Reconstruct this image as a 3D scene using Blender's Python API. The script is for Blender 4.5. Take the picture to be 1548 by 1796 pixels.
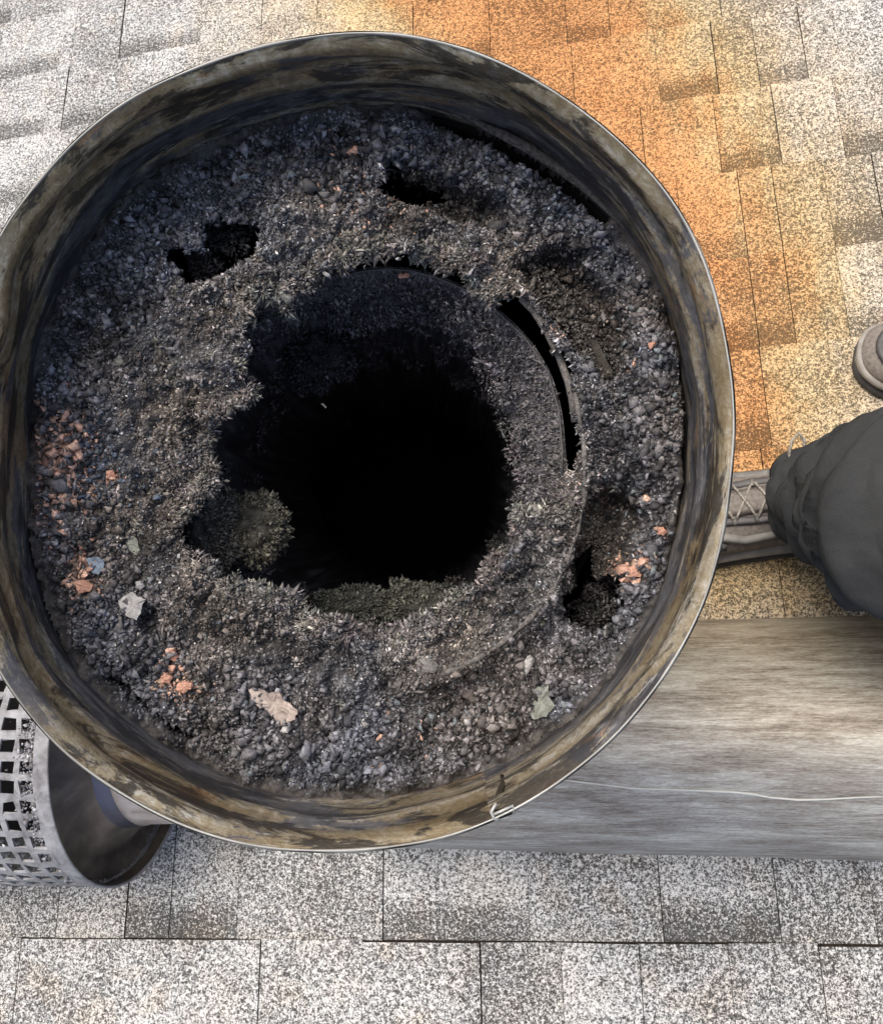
import bpy, bmesh, math, random
import numpy as np
from mathutils import Vector, Matrix
random.seed(7); rng = np.random.default_rng(11)
R = math.radians
for o in list(bpy.data.objects): bpy.data.objects.remove(o)
S = bpy.context.scene
COL = S.collection

# ---------------------------------------------------------------- camera, sky, sun, exposure
F = 1670.0; CX, CY = 774.0, 898.0; CAMZ = 1.30     # focal length in photo pixels, principal point, height above the roof
cam_d = bpy.data.cameras.new('camera'); cam = bpy.data.objects.new('camera', cam_d); COL.objects.link(cam)
cam.location = (0, 0, CAMZ); cam.rotation_euler = (0, 0, 0)
cam_d.sensor_width = 36; cam_d.sensor_fit = 'VERTICAL'; cam_d.sensor_height = 36
cam_d.lens = 36 * F / 1796; cam_d.clip_start = .02; cam_d.clip_end = 400
S.camera = cam
w = bpy.data.worlds.new('World'); S.world = w; w.use_nodes = True
wn = w.node_tree; wn.nodes.clear()
sky = wn.nodes.new('ShaderNodeTexSky'); sky.sky_type = 'NISHITA'; sky.sun_disc = False
sky.sun_elevation = R(56); sky.sun_rotation = R(-38); sky.air_density = 1.0; sky.dust_density = 7.0; sky.ozone_density = .3
bg = wn.nodes.new('ShaderNodeBackground'); bg.inputs[1].default_value = .15
wo = wn.nodes.new('ShaderNodeOutputWorld'); wn.links.new(sky.outputs[0], bg.inputs[0]); wn.links.new(bg.outputs[0], wo.inputs[0])
sd_ = bpy.data.lights.new('sun', 'SUN'); sd_.energy = 1.0; sd_.angle = R(38); sd_.color = (1, .95, .87)
sun = bpy.data.objects.new('sun', sd_); COL.objects.link(sun)
d = Vector((math.sin(R(-38)) * math.cos(R(56)), math.cos(R(-38)) * math.cos(R(56)), math.sin(R(56))))
sun.rotation_euler = d.to_track_quat('Z', 'Y').to_euler(); sun.location = d * 5
S.view_settings.view_transform = 'Standard'; S.view_settings.look = 'None'
S.view_settings.exposure = 0.42; S.view_settings.gamma = 1; S.view_settings.use_curve_mapping = False
S.render.resolution_x = 882; S.render.resolution_y = 1024

# ---------------------------------------------------------------- helpers
def P(px, py, Z):                                   # photo pixel at a given depth -> point of the place
    return Vector(((px - CX) * Z / F, -(py - CY) * Z / F, CAMZ - Z))
def tag(o, label=None, cat=None, group=None, kind=None):
    if label: o['label'] = label
    if cat: o['category'] = cat
    if group: o['group'] = group
    if kind: o['kind'] = kind
    return o
def empty(name, loc=(0, 0, 0), rot=None):
    o = bpy.data.objects.new(name, None); COL.objects.link(o); o.empty_display_size = .05
    o.location = loc
    if rot is not None: o.rotation_euler = rot
    return o
def mesh_obj(name, verts, faces, mat, parent=None, smooth=False, uvs=None, cols=None):
    me = bpy.data.meshes.new(name)
    if isinstance(verts, np.ndarray):
        nf = len(faces); k = faces.shape[1] if isinstance(faces, np.ndarray) else None
        me.vertices.add(len(verts)); me.vertices.foreach_set('co', verts.astype(np.float32).ravel())
        me.loops.add(nf * k); me.loops.foreach_set('vertex_index', faces.astype(np.int32).ravel())
        me.polygons.add(nf); me.polygons.foreach_set('loop_start', np.arange(0, nf * k, k, dtype=np.int32))
        me.update(calc_edges=True); me.validate()
    else:
        me.from_pydata([tuple(v) for v in verts], [], faces); me.update()
    if cols is not None:
        a = me.color_attributes.new('Col', 'FLOAT_COLOR', 'POINT')
        a.data.foreach_set('color', np.c_[cols, np.ones(len(cols))].astype(np.float32).ravel())
    if uvs is not None:
        u = me.uv_layers.new(name='UVMap')
        li = np.empty(len(me.loops), dtype=np.int32); me.loops.foreach_get('vertex_index', li)
        u.data.foreach_set('uv', np.asarray(uvs, dtype=np.float32)[li].ravel())
    if smooth: me.polygons.foreach_set('use_smooth', np.ones(len(me.polygons), dtype=bool))
    me.materials.append(mat)
    o = bpy.data.objects.new(name, me); COL.objects.link(o)
    if parent: o.parent = parent
    return o
def loft(name, rings, mat, parent=None, smooth=True, cap=(False, False), uv=None, close=True):
    n = len(rings[0]); V = [tuple(p) for r in rings for p in r]; Fc = []
    for i in range(len(rings) - 1):
        for j in range(n if close else n - 1):
            k = (j + 1) % n
            Fc.append((i * n + j, i * n + k, (i + 1) * n + k, (i + 1) * n + j))
    if cap[0]: Fc.append(tuple(range(n - 1, -1, -1)))
    if cap[1]: Fc.append(tuple((len(rings) - 1) * n + j for j in range(n)))
    return mesh_obj(name, V, Fc, mat, parent, smooth, uvs=uv)
def tube(name, pts, r, mat, parent=None, seg=6, flat=1.0):
    pts = [Vector(p) for p in pts]; rings = []
    up = Vector((0, 0, 1))
    for i, p in enumerate(pts):
        t = (pts[min(i + 1, len(pts) - 1)] - pts[max(i - 1, 0)]).normalized()
        a = t.cross(up)
        if a.length < 1e-4: a = Vector((1, 0, 0))
        a.normalize(); b = a.cross(t)
        rr = r[i] if hasattr(r, '__len__') else r
        rings.append([p + a * math.cos(2 * math.pi * k / seg) * rr + b * math.sin(2 * math.pi * k / seg) * rr * flat for k in range(seg)])
    return loft(name, rings, mat, parent, cap=(True, True))
def frame(origin, x, z):                             # matrix with local x and z along the given directions
    x = Vector(x).normalized(); z = Vector(z); y = z.cross(x).normalized(); z = x.cross(y)
    return Matrix(((x.x, y.x, z.x, origin[0]), (x.y, y.y, z.y, origin[1]), (x.z, y.z, z.z, origin[2]), (0, 0, 0, 1)))

# numpy value noise
def _h(ix, iy, iz, s):
    n = (ix * 374761393 + iy * 668265263 + iz * 2147483647 + s * 974634777) & 0xffffffff
    n = ((n ^ (n >> 13)) * 1274126177) & 0xffffffff
    n = ((n ^ (n >> 16)) * 2246822519) & 0xffffffff
    return ((n ^ (n >> 15)) & 0xffffff) / float(0xffffff)
def vn(p, sc, s=0):
    q = np.asarray(p, float) * sc
    if q.shape[-1] == 2: q = np.concatenate([q, np.zeros(q.shape[:-1] + (1,))], -1)
    i = np.floor(q).astype(np.int64); f = q - i; f = f * f * (3 - 2 * f)
    r = 0
    for a in (0, 1):
        for b in (0, 1):
            for c in (0, 1):
                wgt = (f[..., 0] if a else 1 - f[..., 0]) * (f[..., 1] if b else 1 - f[..., 1]) * (f[..., 2] if c else 1 - f[..., 2])
                r = r + wgt * _h(i[..., 0] + a, i[..., 1] + b, i[..., 2] + c, s)
    return r * 2 - 1
def fbm(p, sc, o=3, s=0):
    r = 0; a = 1; t = 0
    for k in range(o): r = r + a * vn(p, sc * 2 ** k, s + k * 17); t += a; a *= .55
    return r / t
def poly_sd(px, py, poly):                            # signed distance: negative inside
    poly = np.asarray(poly, float); n = len(poly)
    dmin = np.full(px.shape, 1e9); ins = np.zeros(px.shape, bool)
    for i in range(n):
        x0, y0 = poly[i]; x1, y1 = poly[(i + 1) % n]
        ex, ey = x1 - x0, y1 - y0; L = ex * ex + ey * ey + 1e-9
        t = np.clip(((px - x0) * ex + (py - y0) * ey) / L, 0, 1)
        dmin = np.minimum(dmin, np.hypot(px - x0 - t * ex, py - y0 - t * ey))
        c = ((y0 > py) != (y1 > py)) & (px < (x1 - x0) * (py - y0) / (y1 - y0 + 1e-12) + x0)
        ins ^= c
    return np.where(ins, -dmin, dmin)
def line_d(px, py, pts):
    pts = np.asarray(pts, float); dmin = np.full(px.shape, 1e9)
    for i in range(len(pts) - 1):
        x0, y0 = pts[i]; x1, y1 = pts[i + 1]; ex, ey = x1 - x0, y1 - y0; L = ex * ex + ey * ey + 1e-9
        t = np.clip(((px - x0) * ex + (py - y0) * ey) / L, 0, 1)
        dmin = np.minimum(dmin, np.hypot(px - x0 - t * ex, py - y0 - t * ey))
    return dmin
def smooth_closed(pts, centre, n):                    # polar resample + light smoothing
    c = np.array(centre); a = np.array([math.atan2(-(y - c[1]), x - c[0]) for x, y in pts]); r = np.array([math.hypot(x - c[0], y - c[1]) for x, y in pts])
    o = np.argsort(a); a, r = a[o], r[o]
    th = np.linspace(-math.pi, math.pi, n, endpoint=False)
    rr = np.interp(th, np.r_[a - 2 * math.pi, a, a + 2 * math.pi], np.r_[r, r, r])
    k = max(1, n // 72); rr = sum(np.roll(rr, j) for j in range(-k, k + 1)) / (2 * k + 1)
    return th, rr

# ---------------------------------------------------------------- materials
class NT:
    def __init__(s, name):
        s.m = bpy.data.materials.new(name); s.m.use_nodes = True; s.t = s.m.node_tree; s.t.nodes.clear()
        s.out = s.t.nodes.new('ShaderNodeOutputMaterial'); s.b = s.t.nodes.new('ShaderNodeBsdfPrincipled')
        s.t.links.new(s.b.outputs[0], s.out.inputs[0])
    def n(s, k, **kw):
        x = s.t.nodes.new(k)
        for a, v in kw.items(): setattr(x, a, v)
        return x
    def put(s, sock, v):
        if isinstance(v, bpy.types.NodeSocket): s.t.links.new(v, sock)
        elif isinstance(v, (tuple, list)):
            try: sock.default_value = (*v, 1) if len(v) == 3 and len(sock.default_value) == 4 else v
            except TypeError: sock.default_value = v
        else: sock.default_value = v
    def math(s, op, a, b=0.0, c=None, clamp=False):
        x = s.n('ShaderNodeMath', operation=op, use_clamp=clamp); s.put(x.inputs[0], a); s.put(x.inputs[1], b)
        if c is not None: s.put(x.inputs[2], c)
        return x.outputs[0]
    def mix(s, f, a, b, mode='MIX'):
        x = s.n('ShaderNodeMix', data_type='RGBA', blend_type=mode); s.put(x.inputs[0], f); s.put(x.inputs[6], a); s.put(x.inputs[7], b); return x.outputs[2]
    def coord(s, which='Object', scale=(1, 1, 1), loc=(0, 0, 0)):
        t = s.n('ShaderNodeTexCoord'); m = s.n('ShaderNodeMapping'); s.t.links.new(t.outputs[which], m.inputs[0])
        m.inputs['Scale'].default_value = scale; m.inputs['Location'].default_value = loc; return m.outputs[0]
    def noise(s, v, scale, detail=3, rough=.55, dist=0):
        x = s.n('ShaderNodeTexNoise'); s.put(x.inputs['Vector'], v); x.inputs['Scale'].default_value = scale
        x.inputs['Detail'].default_value = detail; x.inputs['Roughness'].default_value = rough; x.inputs['Distortion'].default_value = dist
        return x.outputs[0]
    def ramp(s, f, stops, interp='LINEAR'):
        x = s.n('ShaderNodeValToRGB'); x.color_ramp.interpolation = interp; s.put(x.inputs[0], f)
        e = x.color_ramp.elements
        while len(e) < len(stops): e.new(.5)
        for i, (p, c) in enumerate(stops):
            e[i].position = p; e[i].color = (*c, 1) if hasattr(c, '__len__') else (c, c, c, 1)
        return x.outputs[0]
    def bump(s, h, strength=.4, dist=.002):
        x = s.n('ShaderNodeBump'); x.inputs['Strength'].default_value = strength; x.inputs['Distance'].default_value = dist
        s.put(x.inputs['Height'], h); s.t.links.new(x.outputs[0], s.b.inputs['Normal']); return x
    def fin(s, col=None, rough=None, metal=None, spec=None):
        if col is not None: s.put(s.b.inputs['Base Color'], col)
        if rough is not None: s.put(s.b.inputs['Roughness'], rough)
        if metal is not None: s.put(s.b.inputs['Metallic'], metal)
        if spec is not None: s.put(s.b.inputs['Specular IOR Level'], spec)
        return s.m

# ---------------------------------------------------------------- roof plane
nrm = Vector((-.203, .346, .916)).normalized()
eu = Vector((.979, .0766, .1875)); eu = (eu - nrm * eu.dot(nrm)).normalized()
ev = nrm.cross(eu).normalized() * -1                  # towards the foot of the picture (up the slope)
if ev.y > 0: ev = -ev
DR = 1.164
O = Vector((0, 0, CAMZ - DR / nrm.z))
RM = Matrix(((eu.x, -ev.x, nrm.x, O.x), (eu.y, -ev.y, nrm.y, O.y), (eu.z, -ev.z, nrm.z, O.z), (0, 0, 0, 1)))   # roof frame: x along courses, y down the slope, z out
def on_roof(px, py, h=0.0):
    dirn = Vector(((px - CX) / F, -(py - CY) / F, -1.0)); c = Vector((0, 0, CAMZ))
    t = ((O - c).dot(nrm) + h) / dirn.dot(nrm)
    return c + dirn * t
def uv(px, py):
    q = on_roof(px, py) - O; return q.dot(eu), -q.dot(ev)      # x, y in the roof frame (y grows towards the top of the picture)

# stain blobs in roof coordinates: (px, py, radius along, radius across, weight)
def shingle_mat(name, band):
    m = NT(name)
    co = m.coord('Object')
    sep = m.n('ShaderNodeSeparateXYZ'); m.put(sep.inputs[0], co); X, Y = sep.outputs[0], sep.outputs[1]
    def cap(p, q, r0, r1):                            # soft capsule between two roof points
        ax, ay = uv(*p); bx, by = uv(*q); dx, dy = bx - ax, by - ay; L = dx * dx + dy * dy
        xx = m.math('SUBTRACT', X, ax); yy = m.math('SUBTRACT', Y, ay)
        t = m.math('MULTIPLY', m.math('ADD', m.math('MULTIPLY', xx, dx), m.math('MULTIPLY', yy, dy)), 1 / L, clamp=True)
        ex = m.math('SUBTRACT', xx, m.math('MULTIPLY', t, dx)); ey = m.math('SUBTRACT', yy, m.math('MULTIPLY', t, dy))
        dd = m.math('SQRT', m.math('ADD', m.math('MULTIPLY', ex, ex), m.math('MULTIPLY', ey, ey)))
        return m.math('SUBTRACT', dd, m.math('ADD', r0, m.math('MULTIPLY', t, r1 - r0)))
    dist = cap((840, -80), (1235, 420), .20, .085)
    dist = m.math('MINIMUM', dist, cap((1235, 420), (1250, 860), .085, .075))
    wob = m.noise(co, 5.5, 4, .6); wob2 = m.noise(co, 45, 2)
    dist = m.math('ADD', dist, m.math('MULTIPLY', m.math('SUBTRACT', wob, .5), .15))
    dist = m.math('ADD', dist, m.math('MULTIPLY', m.math('SUBTRACT', wob2, .5), .035))
    run = m.noise(m.coord('Object', (1, .16, 1)), 34, 4, .65, .3)
    dist = m.math('ADD', dist, m.math('MULTIPLY', m.math('SUBTRACT', run, .5), .11))
    rnd = m.n('ShaderNodeObjectInfo').outputs['Random']
    dist = m.math('ADD', dist, m.math('MULTIPLY', m.math('SUBTRACT', rnd, .5), .05))
    yel = m.ramp(m.math('MULTIPLY', dist, 1.0), [(0, 1), (.07, .85), (.15, .50), (.26, .22), (.40, 0)])
    ora = m.ramp(m.math('ADD', dist, .08), [(0, .95), (.05, .75), (.12, .0)])
    # granules
    c2 = m.coord('Object', (1, 1, .2))
    g = m.noise(c2, 470, 3, .65, .7)
    g2 = m.noise(c2, 210, 2, .5, .5)
    gg = m.math('ADD', m.math('MULTIPLY', g, .72), m.math('MULTIPLY', g2, .28))
    big = m.noise(co, 9, 5, .65)
    gg = m.math('ADD', gg, m.math('MULTIPLY', m.math('SUBTRACT', big, .5), .14))
    gg = m.math('ADD', gg, m.math('MULTIPLY', m.math('SUBTRACT', rnd, .5), .030))
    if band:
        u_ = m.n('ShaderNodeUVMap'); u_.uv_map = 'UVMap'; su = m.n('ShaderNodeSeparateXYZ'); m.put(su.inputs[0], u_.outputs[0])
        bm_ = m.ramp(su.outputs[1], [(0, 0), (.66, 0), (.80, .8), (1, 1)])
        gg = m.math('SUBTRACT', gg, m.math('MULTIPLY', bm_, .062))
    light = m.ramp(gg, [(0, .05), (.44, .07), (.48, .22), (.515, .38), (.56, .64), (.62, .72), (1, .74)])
    tint = m.mix(yel, (1, 1, 1), (1.0, .73, .38))
    tint = m.mix(ora, tint, (.97, .46, .19))
    light = m.mix(m.math('MULTIPLY', yel, .55), light, m.ramp(gg, [(0, .16), (.47, .20), (.55, .72), (1, .86)]))
    blu = m.noise(co, 11, 3)
    tint0 = m.ramp(blu, [(.35, (.98, .985, .96)), (.55, (.93, .975, 1)), (.7, (1, .96, .90))])
    col = m.mix(1, m.mix(1, light, tint0, 'MULTIPLY'), tint, 'MULTIPLY')
    m.bump(gg, .55, .0016)
    return m.fin(col, .92, 0, .25)
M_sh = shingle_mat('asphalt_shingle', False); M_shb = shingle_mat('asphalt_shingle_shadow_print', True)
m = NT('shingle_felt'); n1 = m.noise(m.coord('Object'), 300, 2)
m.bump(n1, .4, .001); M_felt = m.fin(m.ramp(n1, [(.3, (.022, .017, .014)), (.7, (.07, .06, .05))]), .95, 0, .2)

roof = mesh_obj('roof', [(-2.2, -2.0, -.03), (2.2, -2.0, -.03), (2.2, 3, -.03), (-2.2, 3, -.03), (-2.2, -2.0, -.006), (2.2, -2.0, -.006), (2.2, 3, -.006), (-2.2, 3, -.006)],
                [(3, 2, 1, 0), (4, 5, 6, 7), (0, 1, 5, 4), (1, 2, 6, 5), (2, 3, 7, 6), (3, 0, 4, 7)], M_felt)
roof.matrix_world = RM; tag(roof, kind='structure')
EXPO = .1435
x_, y0_ = uv(700, 1651)                               # butt edge of the bottom course in the picture (y falls up the slope)
# course k covers y from y0_+k*EXPO - EXPO .. ; k=0 is the bottom course of the picture
known = {   # course: (pixel row for reading, [(px of joint)...], recessed spans)
 0: (1720, [35, 457, 637, 844, 986, 1124, 1281], []),
 1: (1635, [-150, 0, 220, 297, 415, 672, 929, 1163, 1368, 1537, 1700], [(220, 297), (297, 415), (672, 929), (1163, 1368), (1537, 1700)]),
}
def add_course(k, joints, rec):
    yb = y0_ + k * EXPO                               # upslope end of what shows (covered above by course k-1)
    yt = yb + EXPO                                    # butt edge, towards the top of the picture
    for i in range(len(joints) - 1):
        a, b = joints[i] + random.uniform(.0002, .0008), joints[i + 1] - random.uniform(.0002, .0008)
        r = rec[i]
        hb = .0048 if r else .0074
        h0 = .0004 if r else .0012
        j = random.uniform(-.0015, .0015); sk = random.uniform(-.0008, .0008)
        ys = [yb + random.uniform(.0009, .0019), yb + EXPO * .5, yt + j]  # gap at the upslope end bares dark felt as a painted shade line
        hs = [h0, h0 + (hb - h0) * .5, hb]
        V = []; U = []
        for yy, hh in zip(ys, hs):
            for t in (0, .5, 1):
                V.append((a + (b - a) * t, yy + sk * (t - .5) * 2 * (yy > yb + .1), hh + random.uniform(0, .0003))); U.append((t, 1 - (yy - yb) / EXPO))
        n = len(V)
        Fc = []
        for q in range(2):
            for t in range(2): s0 = q * 3 + t; Fc.append((s0, s0 + 1, s0 + 4, s0 + 3))
        # sides: butt edge, left, right
        for (p, q) in ((8, 7), (7, 6), (6, 3), (3, 0), (2, 5), (5, 8)):
            c = len(V); V += [(V[p][0], V[p][1], -.004), (V[q][0], V[q][1], -.004)]; U += [U[p], U[q]]
            Fc.append((p, q, c + 1, c))
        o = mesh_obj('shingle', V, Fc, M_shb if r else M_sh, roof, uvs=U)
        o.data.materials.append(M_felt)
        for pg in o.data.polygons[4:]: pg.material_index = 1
# butt row k is read in the photo at these pixels (bottom of a joint): line index L -> joints end there
def px_course(px, py):                                # which course a pixel falls in
    u, v = uv(px, py); return math.floor((v - y0_) / EXPO), u
# traced joints as (x, y) pixels in the middle of their course, and traced dark prints as (x0, x1, y)
J = [(35, 1720), (457, 1720), (637, 1720), (844, 1720), (986, 1720), (1124, 1720), (1281, 1720),
     (1335, 800), (1330, 600), (1372, 440), (1290, 300), (1350, 160), (1250, 70), (1404, 60), (860, 30), (1065, 3),
     (18, 40), (222, 25), (125, 115), (350, 80), (458, 60), (88, 215), (557, 25), (1530, 280), (1530, 290)]
D = [(220, 297, 1635), (297, 415, 1635), (672, 929, 1635), (1163, 1368, 1635), (1537, 1700, 1635),
     (1225, 1335, 815), (1200, 1330, 622), (1240, 1373, 455), (1462, 1590, 438), (1185, 1293, 325), (1440, 1530, 300), (1250, 1355, 190),
     (1460, 1570, 163), (1148, 1250, 90), (1320, 1405, 72), (990, 1092, 4), (725, 858, 35), (-80, 6, 68), (22, 112, 64), (220, 375, 28), (124, 248, 132), (-40, 84, 190)]
jc = {}; dc = {}
for x, y in J:
    k, u = px_course(x, y); jc.setdefault(k, []).append(u)
for x0, x1, y in D:
    k, u0 = px_course((x0 + x1) / 2, y); u0 = uv(x0, y)[0]; u1 = uv(x1, y)[0]; dc.setdefault(k, []).append((u0, u1))
for k in range(-5, 15):
    js = sorted(jc.get(k, []) + [x for d2 in dc.get(k, []) for x in d2])
    cl = []
    for x in js:
        if not cl or x - cl[-1] > .025: cl.append(x)
    lo, hi = -1.25, 1.25
    if k < 0 or k > 11: lo, hi = -1.0, 1.0
    pts = cl[:] if cl else [random.uniform(-.1, .1)]
    while pts[0] > lo: pts.insert(0, pts[0] - random.choice((.10, .14, .17, .21, .26)) * random.uniform(.9, 1.1))
    while pts[-1] < hi: pts.append(pts[-1] + random.choice((.10, .14, .17, .21, .26)) * random.uniform(.9, 1.1))
    full = [pts[0]]
    for x in pts[1:]:
        gap = x - full[-1]; n = max(1, round(gap / .24)) if gap > .3 else 1
        base = full[-1]
        for q in range(1, n + 1): full.append(base + gap * q / n + (random.uniform(-.02, .02) if q < n else 0))
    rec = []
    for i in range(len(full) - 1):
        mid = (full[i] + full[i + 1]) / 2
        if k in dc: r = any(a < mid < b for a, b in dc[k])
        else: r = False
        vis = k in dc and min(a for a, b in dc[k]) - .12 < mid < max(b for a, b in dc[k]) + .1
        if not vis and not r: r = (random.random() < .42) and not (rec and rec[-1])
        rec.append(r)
    add_course(k, full, rec)

# lawn far below the eaves
m = NT('lawn_grass'); n1 = m.noise(m.coord('Object'), 3, 5); M_lawn = m.fin(m.ramp(n1, [(.3, (.03, .05, .015)), (.7, (.07, .10, .03))]), .95)
tag(mesh_obj('ground', [(-150, -150, -3.2), (150, -150, -3.2), (150, 150, -3.2), (-150, 150, -3.2)], [(0, 1, 2, 3)], M_lawn), kind='structure')

# ---------------------------------------------------------------- the flue
ZR, ZD = .40, .468                                    # depth of the rim and of the crust below the camera
RC = (622, 775)
rim_px = [(0,415),(50,345),(100,285),(165,220),(250,163),(350,119),(450,86),(550,66),(650,58),(774,76),(874,110),(949,150),(1024,200),(1074,240),(1134,300),(1189,370),(1224,440),(1246,500),(1266,585),(1276,640),(1285,715),(1283,765),(1276,845),(1261,950),(1239,1035),(1209,1103),(1184,1150),(1144,1207),(1099,1265),(1034,1327),(974,1372),(929,1402),(880,1428),(824,1452),(774,1468),(700,1481),(575,1490),(450,1482),(375,1465),(275,1425),(200,1380),(95,1300),(50,1245),(0,1177),(-38,1090),(-62,980),(-72,860),(-72,740),(-62,630),(-38,510)]
NTH = 288
th, rr = smooth_closed(rim_px, RC, NTH)
rimR = rr * ZR / F                                    # real radius per angle
fc = P(RC[0], RC[1], ZR); FX, FY = fc.x, fc.y
flue = empty('chimney_flue', (FX, FY, 0.02))
tag(flue, 'open round metal chimney flue in the middle, choked with black flaky creosote', 'chimney')
flue_inv = Vector((FX, FY, .02))
cs, sn = np.cos(th), np.sin(th)
def wall_noise(z, s=0, amp=.0012):
    p = np.stack([cs * .15, sn * .15, np.full(NTH, z)], -1)
    return vn(p, 16, s) * amp + vn(p, 45, s + 5) * amp * .35
# angle helper: dent on the left side of the wall
def angd(a): return np.abs((th - R(a) + math.pi) % (2 * math.pi) - math.pi)
def zl(Z): return CAMZ - Z - .02

# wall inner surface material : stained steel
def stain_mat():
    m = NT('heat_stained_steel')
    t = m.n('ShaderNodeUVMap'); t.uv_map = 'UVMap'
    def mp(sy, lx=0):
        q = m.n('ShaderNodeMapping'); m.t.links.new(t.outputs[0], q.inputs[0]); q.inputs['Scale'].default_value = (1, sy, 1); q.inputs['Location'].default_value = (lx, lx * .7, 0); return q.outputs[0]
    sep = m.n('ShaderNodeSeparateXYZ'); m.put(sep.inputs[0], t.outputs[0]); v = sep.outputs[1]      # metres below the rim
    patch = m.noise(mp(3.6), 8, 7, .66, .5)           # big ragged tan patches
    streak = m.noise(mp(9, 3), 9, 4, .55, .4)
    fine = m.noise(mp(1.1, 5), 150, 5, .75, .6)
    k = m.math('ADD', m.math('MULTIPLY', patch, .62), m.math('ADD', m.math('MULTIPLY', streak, .28), m.math('MULTIPLY', fine, .10)))
    k = m.math('ADD', .012, m.math('SUBTRACT', k, m.math('MULTIPLY', v, 1.1)))
    base = m.ramp(m.math('ADD', m.math('MULTIPLY', fine, .5), m.math('MULTIPLY', streak, .5)), [(.34, (.045, .046, .052)), (.50, (.105, .108, .122)), (.64, (.20, .205, .215))])
    tan = m.ramp(m.math('ADD', m.math('MULTIPLY', fine, .45), m.math('MULTIPLY', streak, .55)), [(.36, (.20, .15, .09)), (.47, (.36, .29, .18)), (.54, (.52, .45, .32)), (.62, (.80, .77, .68))])
    f = m.ramp(k, [(.455, 0), (.472, .7), (.51, 1)])
    col = m.mix(f, base, tan)
    lowb = m.ramp(v, [(0, 0), (1, 0)])
    rust = m.math('MULTIPLY', m.ramp(m.noise(mp(5, 9), 15, 5, .65, .9), [(.60, 0), (.66, 1)]), .75)
    col = m.mix(rust, col, (.34, .19, .09))
    # dusty greenish gold film low on the wall
    film = m.math('MULTIPLY', m.ramp(m.noise(mp(2, 14), 34, 6, .75, 1.0), [(.48, 0), (.60, 1)]), .5)
    col = m.mix(m.math('MULTIPLY', film, .6), col, (.19, .16, .11))
    soot = m.ramp(m.noise(mp(4.2, 20), 16, 7, .74, .7), [(.49, 0), (.545, 1)])
    col = m.mix(m.math('MULTIPLY', soot, .82), col, (.026, .026, .031))
    fl = m.ramp(m.noise(mp(14, 2), 60, 3, .6, .4), [(.64, 0), (.70, 1)])
    col = m.mix(m.math('MULTIPLY', fl, .5), col, (.62, .62, .58))
    m.bump(m.math('ADD', m.math('MULTIPLY', patch, 1.2), m.math('ADD', m.math('MULTIPLY', fine, .35), m.math('MULTIPLY', streak, .25))), .35, .003)
    return m.fin(col, m.ramp(fine, [(.35, .50), (.65, .28)]), m.math('ADD', .2, m.math('MULTIPLY', f, .5)), .5)
M_wall = stain_mat()
def metal(name, c0, c1, rough=.4, sc=(1, 1, 1), s=20, met=.9, bump=.1):
    m = NT(name); a = m.noise(m.coord('Object', sc), s, 5, .6, .3)
    m.bump(a, bump, .001)
    return m.fin(m.ramp(a, [(.3, c0), (.7, c1)]), m.ramp(a, [(.3, rough + .12), (.7, rough - .08)]), met)
M_edge = metal('bare_steel_edge', (.16, .16, .15), (.50, .51, .49), .55, s=9, met=.5)
M_galv = metal('weathered_outer_steel', (.20, .20, .19), (.42, .42, .40), .5, (1, 1, 6), 14)

# inner face of the outer wall
prof = [(0.0, 0.0), (.0010, .0015), (.0038, .005), (.0048, .009), (.0040, .013), (.0018, .017), (.0012, .021), (.0026, .026), (.0044, .031), (.0040, .037), (.0018, .043), (.0010, .052), (.0012, .060), (.0012, .074)]
rings = []; uvs = []
for q, (inn, dep) in enumerate(prof):
    Z = ZR + dep
    rad = rimR - inn + wall_noise(Z, 3, .0006 + .0022 * min(1, dep / .03))
    dent = np.exp(-(angd(162) / R(7)) ** 2) * .006 * math.exp(-((dep - .016) / .012) ** 2)
    dent2 = np.exp(-(angd(203) / R(9)) ** 2) * .004 * math.exp(-((dep - .012) / .010) ** 2)
    rad = rad - dent - dent2
    rings.append([(cs[i] * rad[i], sn[i] * rad[i], zl(Z)) for i in range(NTH)])
    uvs += [(th[i] * .165, dep) for i in range(NTH)]
# close with the seam column duplicated so the UV does not wrap
def open_uv(rings, uvs, L):
    n = NTH; sh_i = int(np.argmin(angd(math.degrees(math.atan2(-(1425 - RC[1]), 866 - RC[0]))))); u2 = []; r2 = []
    for i in range(len(rings)):
        row = rings[i][sh_i:] + rings[i][:sh_i]; r2.append(row + [row[0]])
        u2 += [(2 * math.pi * L * q / n, uvs[i * n][1]) for q in range(n + 1)]
    return r2, u2
r2, u2 = open_uv(rings, uvs, .165)
inner = loft('outer_wall', [list(reversed(r)) for r in r2], M_wall, flue, uv=sum([list(reversed(u2[i * (NTH + 1):(i + 1) * (NTH + 1)])) for i in range(len(r2))], []), close=False)
loft('sooted_lower_wall', [[(c * (q - .0015), s * (q - .0015), zl(Z)) for c, s, q in zip(cs, sn, rimR)][::-1] for Z in (ZR + .0741, ZR + .2)], NT('sooted_wall').fin((.014, .013, .013), .9, 0, .2), flue)
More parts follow.
